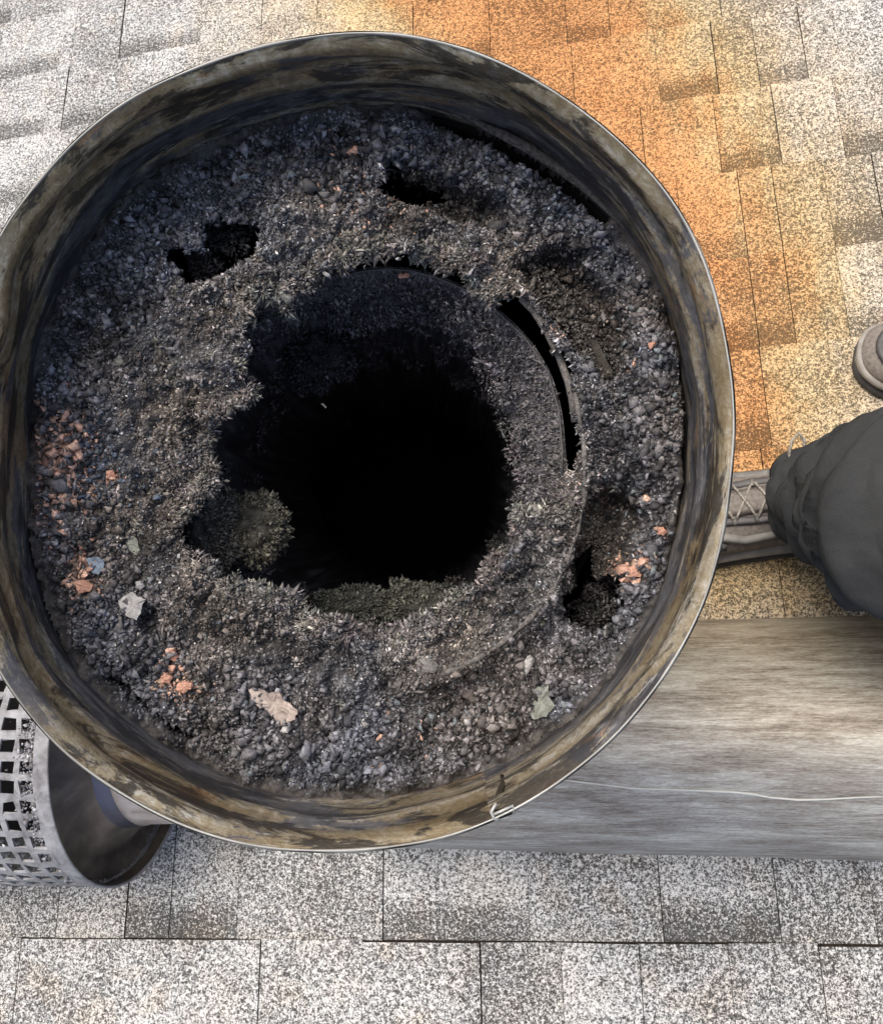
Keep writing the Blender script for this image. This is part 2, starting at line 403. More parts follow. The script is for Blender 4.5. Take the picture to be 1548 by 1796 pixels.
# outside of the shroud, stepping in to the thinner pipe below
prof_o = [(.0016, .0008), (.0022, .004), (.0014, .012), (.0014, .20), (-.004, .205)]
rings = []
for q, (out, dep) in enumerate(prof_o):
    rad = rimR + out; rings.append([(cs[i] * rad[i], sn[i] * rad[i], zl(ZR + dep)) for i in range(NTH)])
loft('shroud', rings, M_galv, flue)
rings = [[(c * r, s * r, z) for c, s in zip(cs[::4], sn[::4])] for r, z in ((.158, zl(.602)), (.131, zl(.605)), (.131, zl(1.33)))]
loft('lower_pipe', rings, M_galv, flue)
rings = [[(c * r, s * r, z) for c, s in zip(cs[::4], sn[::4])] for r, z in ((.1325, zl(1.02)), (.134, zl(1.015)), (.165, zl(1.07)), (.166, zl(1.075)))]
loft('storm_collar', rings, M_galv, flue)
rings = []
for r, h in ((.1335, .12), (.142, .06), (.16, .012), (.19, .009)):
    row = []
    for c, s in zip(cs[::4], sn[::4]):
        x, y = c * r, s * r; zz = O.z - (nrm.x * (x + FX) + nrm.y * (y + FY)) / nrm.z
        row.append((x, y, zz + h - .02))
    rings.append(row)
loft('flashing', rings, M_galv, flue)
# bright rolled sheet edge
rings = []
prof_e = [(.0000, .0014), (-.0002, .0004), (.0001, -.0002), (.0006, -.0003), (.0011, .0003), (.0018, .0018)]
en = 1 + 0.35 * vn(np.stack([cs, sn, cs * 0], -1), 9, 4)
for out, dep in prof_e:
    rad = rimR + out * en; rings.append([(cs[i] * rad[i], sn[i] * rad[i], zl(ZR + dep)) for i in range(NTH)])
loft('rim_edge', rings, M_edge, flue)
# lock seam: fold running down the wall and its loose ear standing out at the rim
def LF(px, py, Z): return P(px, py, Z) - flue_inv
M_dark = metal('dark_folded_steel', (.03, .03, .03), (.10, .09, .07), .5)
seam = [LF(866, 1431, ZR + .0005), LF(868, 1418, ZR + .004), LF(874, 1395, ZR + .014), LF(882, 1372, ZR + .028), LF(880, 1360, ZR + .036)]
tube('lock_seam', seam, [.0012, .0016, .0016, .0014, .001], M_wall, flue, 6, .6)
ear = [(862, 1424), (899, 1413), (901, 1427), (878, 1436), (864, 1434)]
V = [LF(x, y, ZR + .001) for x, y in ear[:2]] + [LF(x, y, ZR + .004) for x, y in ear[2:]]
V2 = [v + Vector((0, 0, -.014)) for v in V]
mesh_obj('seam_ear', V + V2, [(0, 1, 6, 5), (1, 2, 7, 6), (2, 3, 8, 7), (3, 4, 9, 8), (4, 0, 5, 9), (5, 6, 7, 8, 9)], M_dark, flue)
loop = [LF(870, 1409, ZR), LF(861, 1424, ZR), LF(866, 1436, ZR), LF(876, 1438, ZR + .001), ]
tube('seam_lip', loop, .0008, M_edge, flue, 6)
tube('seam_lip', [LF(866, 1428, ZR), LF(880, 1422, ZR), LF(899, 1413, ZR), LF(901, 1427, ZR + .001)], .0007, M_edge, flue, 6)

# ---- crust materials
def crust_mat(name, spec=.35, rough=.7):
    m = NT(name); a = m.n('ShaderNodeAttribute'); a.attribute_name = 'Col'
    co = m.coord('Object'); n1 = m.noise(co, 900, 3, .7); n2 = m.noise(co, 260, 4, .7)
    f = m.math('ADD', m.math('MULTIPLY', n1, .5), m.math('MULTIPLY', n2, .5))
    col = m.mix(1, a.outputs[0], m.ramp(f, [(.34, .35), (.5, .95), (.66, 1.8)]), 'MULTIPLY')
    m.bump(n2, .6, .0015)
    return m.fin(col, m.ramp(n1, [(.35, rough - .25), (.6, rough + .1)]), 0, spec)
M_crust = crust_mat('creosote_crust'); M_crumb = crust_mat('creosote_crumbs', .35, .75)
def crust_plain(name, c0_, c1_):
    m = NT(name); a = m.noise(m.coord('Object'), 420, 5, .75); m.bump(a, .9, .002); return m.fin(m.ramp(a, [(.35, c0_), (.65, c1_)]), .85, 0, .3)
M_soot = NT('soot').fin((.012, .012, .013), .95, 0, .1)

hole_main = [(447,528),(470,540),(505,540),(545,510),(580,480),(606,464),(622,447),(660,444),(720,452),(765,450),(808,470),(826,500),(840,526),(868,530),(904,524),(938,552),(970,594),(993,648),(1005,700),(1011,760),(1007,820),(992,852),(984,884),(958,900),(900,905),(890,915),(895,935),(862,960),(845,1000),(812,1020),(790,1052),(740,1075),(700,1105),(668,1085),(640,1098),(612,1080),(575,1084),(548,1072),(530,1040),(495,1030),(470,1012),(440,1020),(415,1003),(385,1006),(378,975),(352,965),(340,925),(352,895),(340,880),(372,860),(385,825),(370,790),(380,745),(425,722),(455,700),(440,655),(470,610),(452,570)]
holes = [ # other openings in the crust
 [(452,372),(462,392),(452,420),(448,455),(420,470),(385,490),(340,492),(300,470),(292,440),(330,430),(352,425),(362,395),(380,375),(405,382),(430,378)],
 [(680,290),(700,282),(742,300),(790,310),(770,325),(735,345),(700,348),(682,335)],
 [(1040,568),(1060,580),(1078,602),(1088,650),(1078,652),(1062,625),(1048,600)],
 [(955,462),(985,480),(995,496),(975,490)],
 [(1033,970),(1054,972),(1048,1010),(1066,1040),(1082,1030),(1086,1012),(1090,1030),(1070,1085),(1030,1103),(995,1085),(992,1050),(1018,1030),(1024,1000)],
]
gap_lines = [([(770,196),(815,222),(862,243),(905,268),(960,302),(1000,328),(1060,378)], 7), ([(1186,540),(1204,620),(1211,720),(1213,850),(1204,930),(1182,1010)], 9),
             ([(190,1190),(250,1240),(300,1278),(330,1295)], 2.5), ([(96,420),(70,500),(58,560)], 6)]
ridge_r = [(700,1205),(760,1190),(820,1165),(870,1135),(920,1095),(960,1050),(992,990),(1012,930),(1025,870),(1024,780),(1008,690),(975,620),(945,570),(915,530)]
ridge_l = [(560,1190),(470,1160),(380,1100),(310,1030),(262,950),(232,850),(222,760),(230,670),(262,590),(310,520)]
pits = [  # (x, y, r px, depth m) broad hollows
 (1085,900,75,.012),(1040,1000,50,.010),(820,330,70,.007),(1020,500,75,.008),(1060,430,50,.006),(960,1200,60,.004),(450,1130,80,.003),(250,1100,40,.007),(420,440,60,.006),(600,1250,60,.003),(130,640,50,.003)]
mounds = [(600,380,110,.006),(860,440,80,.007),(500,480,60,.006),(230,700,80,.004),(1110,700,80,.005),(740,1160,90,.004),(870,1230,60,.003),(450,1075,70,.004),(110,820,50,.004)]
recess = [([(905,470),(940,440),(975,425),(1030,450),(1072,500),(1100,555),(1118,610),(1100,652),(1060,660),(1015,610),(985,560),(950,530)], .020),
          ([(678,282),(705,276),(760,290),(820,318),(880,350),(892,385),(850,398),(790,380),(740,350),(690,350)], .016),
          ([(1035,865),(1075,850),(1125,870),(1140,920),(1110,965),(1080,1050),(1030,1110),(985,1090),(1000,1000),(1022,930)], .017),
          ([(240,1085),(262,1070),(285,1090),(275,1115),(250,1112)], .006), ([(640,1195),(700,1185),(690,1215),(650,1220)], .004)]
def hole_field(px, py):
    sd = poly_sd(px, py, hole_main); sd = sd - 13 * (1 - np.clip((px - 820) / 60, 0, 1) * np.clip((960 - py) / 60, 0, 1)) * np.clip((py - 500) / 60, 0, 1); main = sd.copy()
    for h in holes: sd = np.minimum(sd, poly_sd(px, py, h))
    return sd, main
def gap_field(px, py):
    g = np.full(px.shape, 1e9)
    for pts, wd in gap_lines: g = np.minimum(g, line_d(px, py, pts) - wd)
    return g
def surf(X, Y):                                        # crust height above its base level, at flue-centred metres
    px = (X + FX) * F / ZD + CX; py = -(Y + FY) * F / ZD + CY
    p = np.stack([X, Y], -1)
    sd, main = hole_field(px, py); g = gap_field(px, py)
    jit = fbm(p, 230, 3, 41) * 17 + vn(p, 70, 9) * 13
    sdj = sd + jit * np.clip(1.2 - np.abs(sd) / 60, 0, 1)
    h = fbm(p, 26, 3, 1) * .0080 + fbm(p, 100, 3, 2) * .0062 + vn(p, 330, 6) * .0015
    inner = np.clip(1 - (np.hypot(px - 640, py - 790) - 400) / 60, 0, 1)
    h += np.abs(fbm(p, 60, 3, 12)) * .013 * inner
    for x, y, r, dd in pits: h -= dd * np.exp(-((px - x) ** 2 + (py - y) ** 2) / r ** 2)
    for x, y, r, dd in mounds: h += dd * np.exp(-((px - x) ** 2 + (py - y) ** 2) / r ** 2)
    wj = vn(p, 40, 3) * 4
    rjit = fbm(p, 120, 3, 55) * 16
    for poly, dd in recess: h -= dd * np.clip((8 - poly_sd(px, py, poly) - rjit) / 16, 0, 1)
    h += .0075 * np.exp(-((line_d(px, py, ridge_r) + wj) / 13) ** 2)
    h += .003 * np.exp(-((line_d(px, py, ridge_l) + wj) / 12) ** 2)
    rad = np.hypot(px - 627, py - 795)
    h -= .004 * np.exp(-((rad - 470) / 35.) ** 2) * (px > 700)
    h -= .0025 * np.exp(-np.maximum(sdj, 0) / 5)
    h -= .012 * np.exp(-np.maximum(g, 0) / 5)
    return h, sdj, g + vn(p, 200, 8) * 2, px, py
# zones colour
PINK = [(100,790,48,.75),(112,850,42,.6),(90,900,28,.5),(125,765,30,.5),(130,985,26,.55),(148,1030,24,.75),(322,1203,26,.6),(292,1190,16,.6),(303,1150,14,.6),(195,833,14,.7),(1112,1000,22,.7),(1140,975,16,.5),(1160,932,10,.8),(720,1290,50,.04),(985,570,22,.3),(1110,640,14,.08),(640,360,80,.10),(1070,880,30,.15)]
def zone_col(px, py, n, seed):
    r = np.random.default_rng(seed)
    rad = np.hypot(px - 632, py - 790)
    br = np.clip(1 - np.abs(rad - 350) / 120, 0, 1)        # browner fluffy ring next to the opening
    br = np.maximum(br, np.exp(-(((px - 640) / 170) ** 2 + ((py - 385) / 60) ** 2)))
    v = r.lognormal(-.12, .70, n)
    cold = np.array([.118, .118, .130]); warm = np.array([.142, .134, .130])
    c = (cold[None] * (1 - br[:, None]) + warm[None] * br[:, None]) * v[:, None]
    c *= np.clip(1 + .95 * fbm(np.stack([px, py], -1), 1 / 48., 3, 77), .25, 2)[:, None]
    hue = vn(np.stack([px, py], -1), 1 / 90., 78)[:, None]; c *= 1 + hue * np.array([.12, .02, -.12])
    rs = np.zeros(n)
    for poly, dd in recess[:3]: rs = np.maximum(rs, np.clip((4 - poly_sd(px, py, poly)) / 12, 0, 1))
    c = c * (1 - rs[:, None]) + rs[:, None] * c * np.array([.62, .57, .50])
    lt = r.random(n) < .022; c[lt] = np.array([.50, .50, .50]) * r.uniform(.5, 1.1, (lt.sum(), 1))
    gr = (r.random(n) < .04); c[gr] = np.array([.17, .20, .22]) * r.uniform(.6, 1.2, (gr.sum(), 1))
    bl = (r.random(n) < np.exp(-(((px - 180) / 60) ** 2 + ((py - 830) / 60) ** 2)) * .5); c[bl] = np.array([.09, .115, .16]) * r.uniform(.6, 1.4, (bl.sum(), 1))
    for x, y, s, pr in PINK:
        pk = r.random(n) < pr * np.exp(-((px - x) ** 2 + (py - y) ** 2) / s ** 2)
        c[pk] = np.array([.70, .46, .36]) * r.uniform(.3, 1.1, (pk.sum(), 1)) + r.uniform(-.03, .03, (pk.sum(), 1)) * np.array([0, 1, .8])
    return np.clip(c, .008, .85)
# heightfield sheet
g0 = np.arange(-.176, .176, .00105)
GX, GY = np.meshgrid(g0, g0); sh = GX.shape
X = GX.ravel() + rng.uniform(-.0003, .0003, GX.size); Y = GY.ravel() + rng.uniform(-.0003, .0003, GX.size)
h, sdj, g, px, py = surf(X, Y)
ang = np.arctan2(Y, X); wr = np.interp(ang, np.r_[th, math.pi], np.r_[rimR, rimR[0]])
rel = np.hypot(X, Y) / wr
h = h + np.clip((rel - .93) / .07, 0, 1) * .0012 * (1 + vn(np.stack([X, Y], -1), 30, 31)) 
keep = (sdj > 0) & (g > 0) & (rel < 1.0)
idx = np.arange(X.size).reshape(sh)
q = np.stack([idx[:-1, :-1], idx[:-1, 1:], idx[1:, 1:], idx[1:, :-1]], -1).reshape(-1, 4)
q = q[keep[q].all(1)]
used = np.unique(q); remap = -np.ones(X.size, int); remap[used] = np.arange(len(used))
Vt = np.stack([X, Y, zl(ZD) + h], -1)[used]
cc = zone_col(px[used], py[used], len(used), 5) * .38  # sheet coloured darker than the crumbs, painting shade into the voids between
pn = np.stack([X, Y], -1)[used]
wallz = np.clip((rel[used] - .955) / .04, 0, 1)[:, None]
cc = cc * (1 - wallz) + wallz * np.array([.055, .05, .046]) * (1 + .8 * fbm(pn, 60, 3, 91))[:, None]
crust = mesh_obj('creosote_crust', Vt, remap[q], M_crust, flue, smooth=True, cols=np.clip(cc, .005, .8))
crust['label'] = 'black and brown flaky creosote crust filling the gap round the liner'

# crumbs: small irregular solids sharing one mesh (too many to count)
OCT = np.array([(1, 0, 0), (0, 1, 0), (-1, 0, 0), (0, -1, 0), (0, 0, 1), (0, 0, -1)], float)
OF = np.array([(0, 1, 4), (1, 2, 4), (2, 3, 4), (3, 0, 4), (1, 0, 5), (2, 1, 5), (3, 2, 5), (0, 3, 5)])
def crumbs(name, pos, size, col, mat, parent, aspect=(1, .8, .55), dirs=None, seed=1):
    r = np.random.default_rng(seed); n = len(pos)
    a = r.normal(size=(n, 3)) if dirs is None else dirs + r.normal(size=(n, 3)) * .55
    a /= np.linalg.norm(a, axis=1, keepdims=True)
    b = np.cross(a, r.normal(size=(n, 3))); b /= np.linalg.norm(b, axis=1, keepdims=True); c = np.cross(a, b)
    T = OCT[None] * (1 + r.uniform(-.5, .5, (n, 6, 1))) + r.uniform(-.38, .38, (n, 6, 3))
    T = T * np.array(aspect) * size[:, None, None]
    V = pos[:, None] + T[..., 0:1] * a[:, None] + T[..., 1:2] * b[:, None] + T[..., 2:3] * c[:, None]
    Fc = (OF[None] + (np.arange(n) * 6)[:, None, None]).reshape(-1, 3)
    o = mesh_obj(name, V.reshape(-1, 3), Fc, mat, parent, cols=np.repeat(col, 6, 0)); o['kind'] = 'stuff'
    return o
def sample(n, seed):
    r = np.random.default_rng(seed)
    x = r.uniform(-.176, .176, n); y = r.uniform(-.176, .176, n)
    h, sdj, g, px, py = surf(x, y)
    an = np.arctan2(y, x); w_ = np.interp(an, np.r_[th, math.pi], np.r_[rimR, rimR[0]])
    rel = np.hypot(x, y) / w_
    return x, y, h, sdj, g, px, py, rel, r
x, y, h, sdj, g, px, py, rel, r = sample(120000, 21)
rad = np.hypot(px - 632, py - 790)
inrec = np.zeros(len(x))
for poly_, _ in recess[:3]: inrec = np.maximum(inrec, np.clip((2 - poly_sd(px, py, poly_)) / 14, 0, 1))
ok = (sdj > 1) & (g > 0) & (rel < .985) & (r.random(len(x)) > inrec * .72) & (r.random(len(x)) < np.clip((1.0 - rel) / .035, .15, 1)) 
x, y, h, px, py, rad, sdj, rel = (k[ok] for k in (x, y, h, px, py, rad, sdj, rel))
outer = np.clip((rad - 400) / 80, 0, 1)
size = (.00055 + .00050 * outer) * r.lognormal(-.05, .55, len(x)) * np.exp(.55 * fbm(np.stack([px, py], -1), 1 / 60., 3, 123)); size = np.minimum(size, .0034)
big = r.random(len(x)) < .03 * outer; size[big] *= 1.7
size *= np.clip((1.02 - rel) / .08, .45, 1)
zc_ = zone_col(px, py, len(x), 8); lum = zc_.mean(1); fix = (size > .0011) & (lum > .3) & (zc_[:, 0] < zc_[:, 2] * 1.25); zc_[fix] *= .45
crumbs('creosote_crumbs', np.stack([x, y, zl(ZD) + h + size * .35], -1), size, zc_, M_crumb, flue, seed=31)
# feathery shards round the opening
x, y, h, sdj, g, px, py, rel, r = sample(300000, 22)
ok = (sdj > -1.5) & (sdj < 70) & (g > 0) & (rel < .9)
ok &= r.random(len(x)) < np.exp(-np.maximum(sdj, 0) / 32)
x, y, h, px, py, sdj = (k[ok] for k in (x, y, h, px, py, sdj))
n = len(x); px0, py0 = 640, 770
dx = (px0 - px); dy = -(py0 - py); L = np.hypot(dx, dy) + 1
dirs = np.stack([dx / L * .55, dy / L * .55, np.full(n, .75)], -1)
size = .0012 * r.lognormal(0, .4, n)
print('shards', n)
crumbs('creosote_flakes', np.stack([x, y, zl(ZD) + h + .0004], -1), size, zone_col(px, py, n, 9) * 1.0, M_crumb, flue, aspect=(1.0, .42, .3), dirs=dirs, seed=32)

# knobbly tufts of creosote leaning over the opening, built of the same flakes
def tufts(name, cs_, rads, tint, seed, per=110, parent=None):
    r = np.random.default_rng(seed); PP = []; SS = []; CC = []; DD = []
    for c_, ra in zip(cs_, rads):
        n_ = int(per * (ra / .006) ** 2) + 20
        dv = r.normal(size=(n_, 3)); dv /= np.linalg.norm(dv, axis=1, keepdims=True); dv[:, 2] = np.abs(dv[:, 2]) * 1.1 - .45
        kk = (1 + .6 * vn(dv + c_[None] * 90, 2.2, seed)) * r.uniform(.35, 1.0, n_) ** .4
        PP.append(c_ + dv * kk[:, None] * ra); SS.append(.00115 * r.lognormal(0, .42, n_)); DD.append(dv)
        tt = np.array(tint) * r.uniform(.75, 1.25) * (1 + r.uniform(-.06, .06, 3))
        CC.append(tt[None] * r.lognormal(-.1, .45, n_)[:, None] * (.55 + .6 * np.clip(kk, 0, 1))[:, None])  # flakes nearer a tuft's heart coloured darker, shade painted into the colour
    crumbs(name, np.concatenate(PP), np.concatenate(SS), np.clip(np.concatenate(CC), .006, .6), M_crumb, parent or flue, aspect=(1.1, .48, .28), dirs=np.concatenate(DD) * 1.3, seed=seed + 1)
rt = np.random.default_rng(200)
x, y, h, sdj, g, px, py, rel, r = sample(14000, 23)
main_ = poly_sd(px, py, hole_main)
ok = (sdj > 0) & (main_ > -4) & (main_ < 22) & ~((px > 880) & (py < 860))
x, y, h = x[ok][:230], y[ok][:230], h[ok][:230]; print('tufts', len(x))
tufts('creosote_tufts', np.stack([x, y, zl(ZD) + h], -1), rt.uniform(.0026, .0062, len(x)), (.165, .158, .152), 201)
x, y, h, sdj, g, px, py, rel, r = sample(9000, 24)
rad_ = np.hypot(px - 640, py - 790); ok = (sdj > 12) & (rad_ < 460) & (g > 10) & (poly_sd(px, py, ridge_r + [(500, 700)]) > -1e9)
x, y, h = x[ok][:170], y[ok][:170], h[ok][:170]
tufts('creosote_tufts', np.stack([x, y, zl(ZD) + h - .0015], -1), rt.uniform(.002, .0048, len(x)), (.135, .129, .125), 203, 90)
def hz(px, py):
    Xw = np.array([(px - CX) * ZD / F - FX]); Yw = np.array([-(py - CY) * ZD / F - FY]); return float(surf(Xw, Yw)[0][0])
# inner liner tube of crust going down into the dark
lip = [(600,482),(640,474),(680,471),(760,485),(820,510),(870,545),(920,592),(960,652),(980,720),(986,790),(992,870),(978,950),(930,1040),(840,1120),(720,1160),(570,1155),(420,1095),(310,980),(262,820),(285,690),(365,580),(480,510)]
LC = (655, 795); NL = 240; ZL = .486
tl, lr = smooth_closed(lip, LC, NL); lr = lr * ZL / F; lc = P(LC[0], LC[1], ZL) - flue_inv
def adl(a): return np.abs((tl - R(a) + math.pi) % (2 * math.pi) - math.pi)
rows = []; zz = [0, .0006, .003, .008, .014, .02, .027, .034, .042, .05, .06, .07, .082, .095, .11, .13, .15, .18, .21, .25, .3, .36, .43, .5, .6]
right = np.clip(1.3 - adl(10) / R(46), 0, 1)
allv = []
for i, dz in enumerate(zz):
    p = np.stack([np.cos(tl) * .1, np.sin(tl) * .1, np.full(NL, dz)], -1)
    shrink = .055 * min(1, dz / .05) + right * (.20 * min(1, dz / .055) if dz <= .056 else .02)
    if dz == 0: fac = 1.012
    else: fac = 1 - shrink
    amp = min(1, dz / .012)
    rad = lr * fac + amp * (fbm(p, 45, 3, 61) * .006 + fbm(p, 160, 3, 62) * .0032)
    allv.append(np.stack([lc.x + np.cos(tl) * rad, lc.y + np.sin(tl) * rad, np.full(NL, lc.z - dz) + amp * vn(p, 90, 63) * .0015], -1))
Vt = np.concatenate(allv)
fcs = np.array([(i * NL + j, i * NL + (j + 1) % NL, (i + 1) * NL + (j + 1) % NL, (i + 1) * NL + j) for i in range(len(zz) - 1) for j in range(NL)])
rr_ = np.random.default_rng(3)
colr = np.array([.075, .076, .088])[None] * rr_.lognormal(0, .5, len(Vt))[:, None] * (1 + .5 * fbm(Vt, 40, 3, 70))[:, None]
mesh_obj('inner_liner', Vt, fcs, M_crust, flue, smooth=True, cols=np.clip(colr, .004, .6))
# flakes standing on the liner wall
zi = [];
P0 = []; C0 = []; D0 = []; S0 = []
nn = 26000
ti = rr_.uniform(0, NL, nn); di = np.abs(rr_.normal(0, 6.0, nn)) + .3; di = np.minimum(di, 17)
i0 = di.astype(int); j0 = ti.astype(int) % NL
A = Vt[i0 * NL + j0]; B = Vt[i0 * NL + (j0 + 1) % NL]; Cc = Vt[(i0 + 1) * NL + j0]
f1 = (ti % 1)[:, None]; f2 = (di % 1)[:, None]
pos = A + (B - A) * f1 + (Cc - A) * f2
inw = np.stack([lc.x - pos[:, 0], lc.y - pos[:, 1], np.full(nn, .06)], -1); inw /= np.linalg.norm(inw, axis=1, keepdims=True)
sz = .0011 * rr_.lognormal(0, .4, nn)
crumbs('liner_flakes', pos + inw * .0004, sz, np.clip(np.array([.115, .112, .118])[None] * rr_.lognormal(0, .5, nn)[:, None], .006, .5), M_crumb, flue, aspect=(1, .5, .35), dirs=inw * 1.2, seed=40)
# dim knobs on the liner wall
it = rt.integers(5, 20, 300); jt = rt.integers(0, NL, 300)
tufts('liner_tufts', Vt[it * NL + jt], rt.uniform(.004, .010, 300), (.14, .137, .15), 207, 70)
# thin steel lip of the liner, still showing as a fine line
seg = [(600,483),(640,475),(680,471.5),(720,475),(760,485),(790,497),(820,510),(870,545),(920,592),(960,652),(980,720),(986,790),(985,845)]
M_lip = NT('sooty_steel_lip'); M_lip = M_lip.fin((.10, .10, .105), .55, .3)
tube('liner_lip', [P(x, y, ZL - .0012) - flue_inv for x, y in seg], .0006, M_lip, flue, 5)
# curled strip edge over the black slot
M_torn = crust_plain('grey_crusted_edge', (.07, .066, .062), (.26, .25, .24))
seg = [(938,486),(930,510),(915,526),(935,545),(958,580),(980,625),(996,668),(1004,700),(1010,740)]
tube('torn_liner_edge', [P(x, y, ZD - .002 - .001 * math.sin(i)) - flue_inv for i, (x, y) in enumerate(seg)], [.0010, .0014, .0020, .0018, .0019, .0019, .0020, .0022, .0024], M_torn, flue, 6)
rid = ridge_r[1:][::-1]
rid2 = []
for (xa, ya), (xb, yb_) in zip(rid, rid[1:]):
    for q_ in range(4): rid2.append((xa + (xb - xa) * q_ / 4, ya + (yb_ - ya) * q_ / 4))
tube('liner_top_edge', [P(x, y, ZD - max(.001, hz(x, y)) - .0006) - flue_inv for x, y in rid2[12:]], [.0011 + .0005 * math.sin(i * 1.7) for i in range(len(rid2[12:]))], M_torn, flue, 6)
# dark middle layers seen through the openings at the right
M_plate = metal('sooted_inner_plate', (.018, .018, .018), (.07, .068, .06), .6, s=60, met=.2, bump=.5)
def plate(name, poly, Z0, Z1, mat=M_plate, thick=.002):
    n = len(poly); V = []
    for i, (x, y) in enumerate(poly): V.append(P(x, y, Z0 + (Z1 - Z0) * (.5 - .5 * math.cos(2 * math.pi * i / n))) - flue_inv)
    V2 = [v + Vector((0, 0, -thick)) for v in V]
    Fc = [tuple(range(n - 1, -1, -1)), tuple(range(n, 2 * n))] + [(i, (i + 1) % n, n + (i + 1) % n, n + i) for i in range(n)]
    return mesh_obj(name, V + V2, Fc, mat, flue)
tube('bent_inner_edge', [P(x, y, ZD - .004 + .0015 * math.sin(i * 1.3)) - flue_inv for i, (x, y) in enumerate([(775,186),(815,200),(850,222),(885,238),(930,262),(975,292),(1020,325),(1065,366),(1100,405)])], [.0008, .0014, .0018, .0024, .0026, .0024, .0022, .0018, .0008], crust_plain('bent_sooty_sheet', (.035, .034, .036), (.15, .14, .13)), flue, 10)
M_rib = crust_plain('smooth_grey_brown_sheet', (.030, .028, .026), (.085, .08, .072))
plate('inner_sheet', [(900,474),(920,462),(945,470),(968,484),(985,500),(1000,520),(1008,548),(1000,566),(980,566),(960,545),(940,515),(918,496)], ZD + .0175, ZD + .0135, M_rib)
plate('inner_sheet', [(1000,576),(1014,570),(1030,572),(1042,586),(1050,604),(1062,628),(1074,652),(1066,664),(1046,662),(1030,640),(1016,618),(1004,596)], ZD + .017, ZD + .0125, M_rib)
rp = np.random.default_rng(91); pp = []
for line in ([(900,474),(940,515),(980,566),(1000,566)], [(920,462),(968,484),(1008,548)], [(1004,596),(1030,640),(1066,664)], [(1014,570),(1042,586)], [(930,470),(990,560),(1010,580),(1040,640)]):
    for (xa, ya), (xb, yb_) in zip(line, line[1:]):
        k_ = int(math.hypot(xb - xa, yb_ - ya) * 2.2)
        for q_ in rp.random(k_): 
            v_ = P(xa + (xb - xa) * q_ + rp.normal(0, 6), ya + (yb_ - ya) * q_ + rp.normal(0, 6), ZD + .0125 + rp.uniform(-.002, .003)) - flue_inv; pp.append((v_.x, v_.y, v_.z))
pp = np.array(pp); crumbs('creosote_crumbs', pp, .0009 * rp.lognormal(0, .4, len(pp)), np.clip(np.array([.10, .095, .09])[None] * rp.lognormal(-.1, .5, len(pp))[:, None], .01, .6), M_crumb, flue, seed=92)
# blocked lower floor and closing ring so that the voids read as soot, not daylight
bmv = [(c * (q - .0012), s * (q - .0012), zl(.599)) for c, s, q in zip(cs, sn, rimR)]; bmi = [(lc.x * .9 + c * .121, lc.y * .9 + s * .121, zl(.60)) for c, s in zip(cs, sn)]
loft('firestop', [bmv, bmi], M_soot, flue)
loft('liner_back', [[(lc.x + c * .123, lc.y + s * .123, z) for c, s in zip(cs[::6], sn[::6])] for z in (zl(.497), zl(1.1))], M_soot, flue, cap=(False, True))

# the deep brownish clump at the lower left of the opening
def clump(px, py, Z, rx, ry, rz, seed, tint, n=2600, name='creosote_clump'):
    n = int(n * 2.6)
    c = np.array(P(px, py, Z) - flue_inv); r = np.random.default_rng(seed)
    dv = r.normal(size=(n, 3)); dv /= np.linalg.norm(dv, axis=1, keepdims=True); dv[:, 2] = np.abs(dv[:, 2]) * .9 - .1
    k = 1 + fbm(dv, 2.3, 3, seed) * .55
    bm = bmesh.new(); bmesh.ops.create_icosphere(bm, subdivisions=4, radius=1)
    V = np.array([v.co[:] for v in bm.verts]); Fc = np.array([[v.index for v in f.verts] for f in bm.faces]); bm.free()
    kv = 1 + fbm(V, 2.3, 3, seed) * .55 + fbm(V, 9, 2, seed + 1) * .12
    V = V * kv[:, None] * np.array([rx, ry, rz]) * .80 + c
    col = .5 * np.array(tint)[None] * r.lognormal(0, .45, len(V))[:, None]
    o = mesh_obj(name, V, Fc, M_crust, flue, smooth=True, cols=np.clip(col, .004, .5))
    n2 = n
    pos = dv * k[:, None] * np.array([rx, ry, rz]) * r.uniform(.74, 1.04, (n, 1)) + c
    colp = np.array(tint)[None] * 1.3 * r.lognormal(0, .45, n)[:, None]
    crumbs('creosote_flakes', pos, .0012 * r.lognormal(0, .35, n), np.clip(colp, .004, .5), M_crumb, o, aspect=(1, .6, .4), dirs=dv * .25, seed=seed)
clump(440, 930, .520, .024, .022, .012, 51, (.085, .083, .068))
clump(365, 930, .512, .016, .024, .012, 52, (.07, .07, .065), 1400)
clump(625, 1065, .585, .026, .014, .012, 53, (.05, .055, .05), 1500)
clump(740, 1062, .575, .028, .013, .012, 54, (.06, .064, .055), 1500)
clump(620, 520, .535, .050, .016, .016, 55, (.055, .056, .066), 2600)
clump(560, 620, .600, .024, .022, .03, 56, (.045, .045, .055), 1500)

rk = np.random.default_rng(300); kp = []
for hx, hy, sx, sy, n_ in ((400, 400, 45, 25, 26), (345, 455, 30, 20, 14), (420, 350, 40, 12, 10), (730, 300, 40, 20, 16), (1050, 1060, 30, 35, 20), (1075, 620, 10, 25, 6)):
    for _ in range(n_):
        v_ = P(hx + rk.normal(0, sx), hy + rk.normal(0, sy), rk.uniform(.495, .545)) - flue_inv; kp.append((v_.x, v_.y, v_.z))
kp = np.array(kp); tufts('creosote_tufts', kp, rk.uniform(.004, .010, len(kp)), (.085, .082, .085), 311, 80)
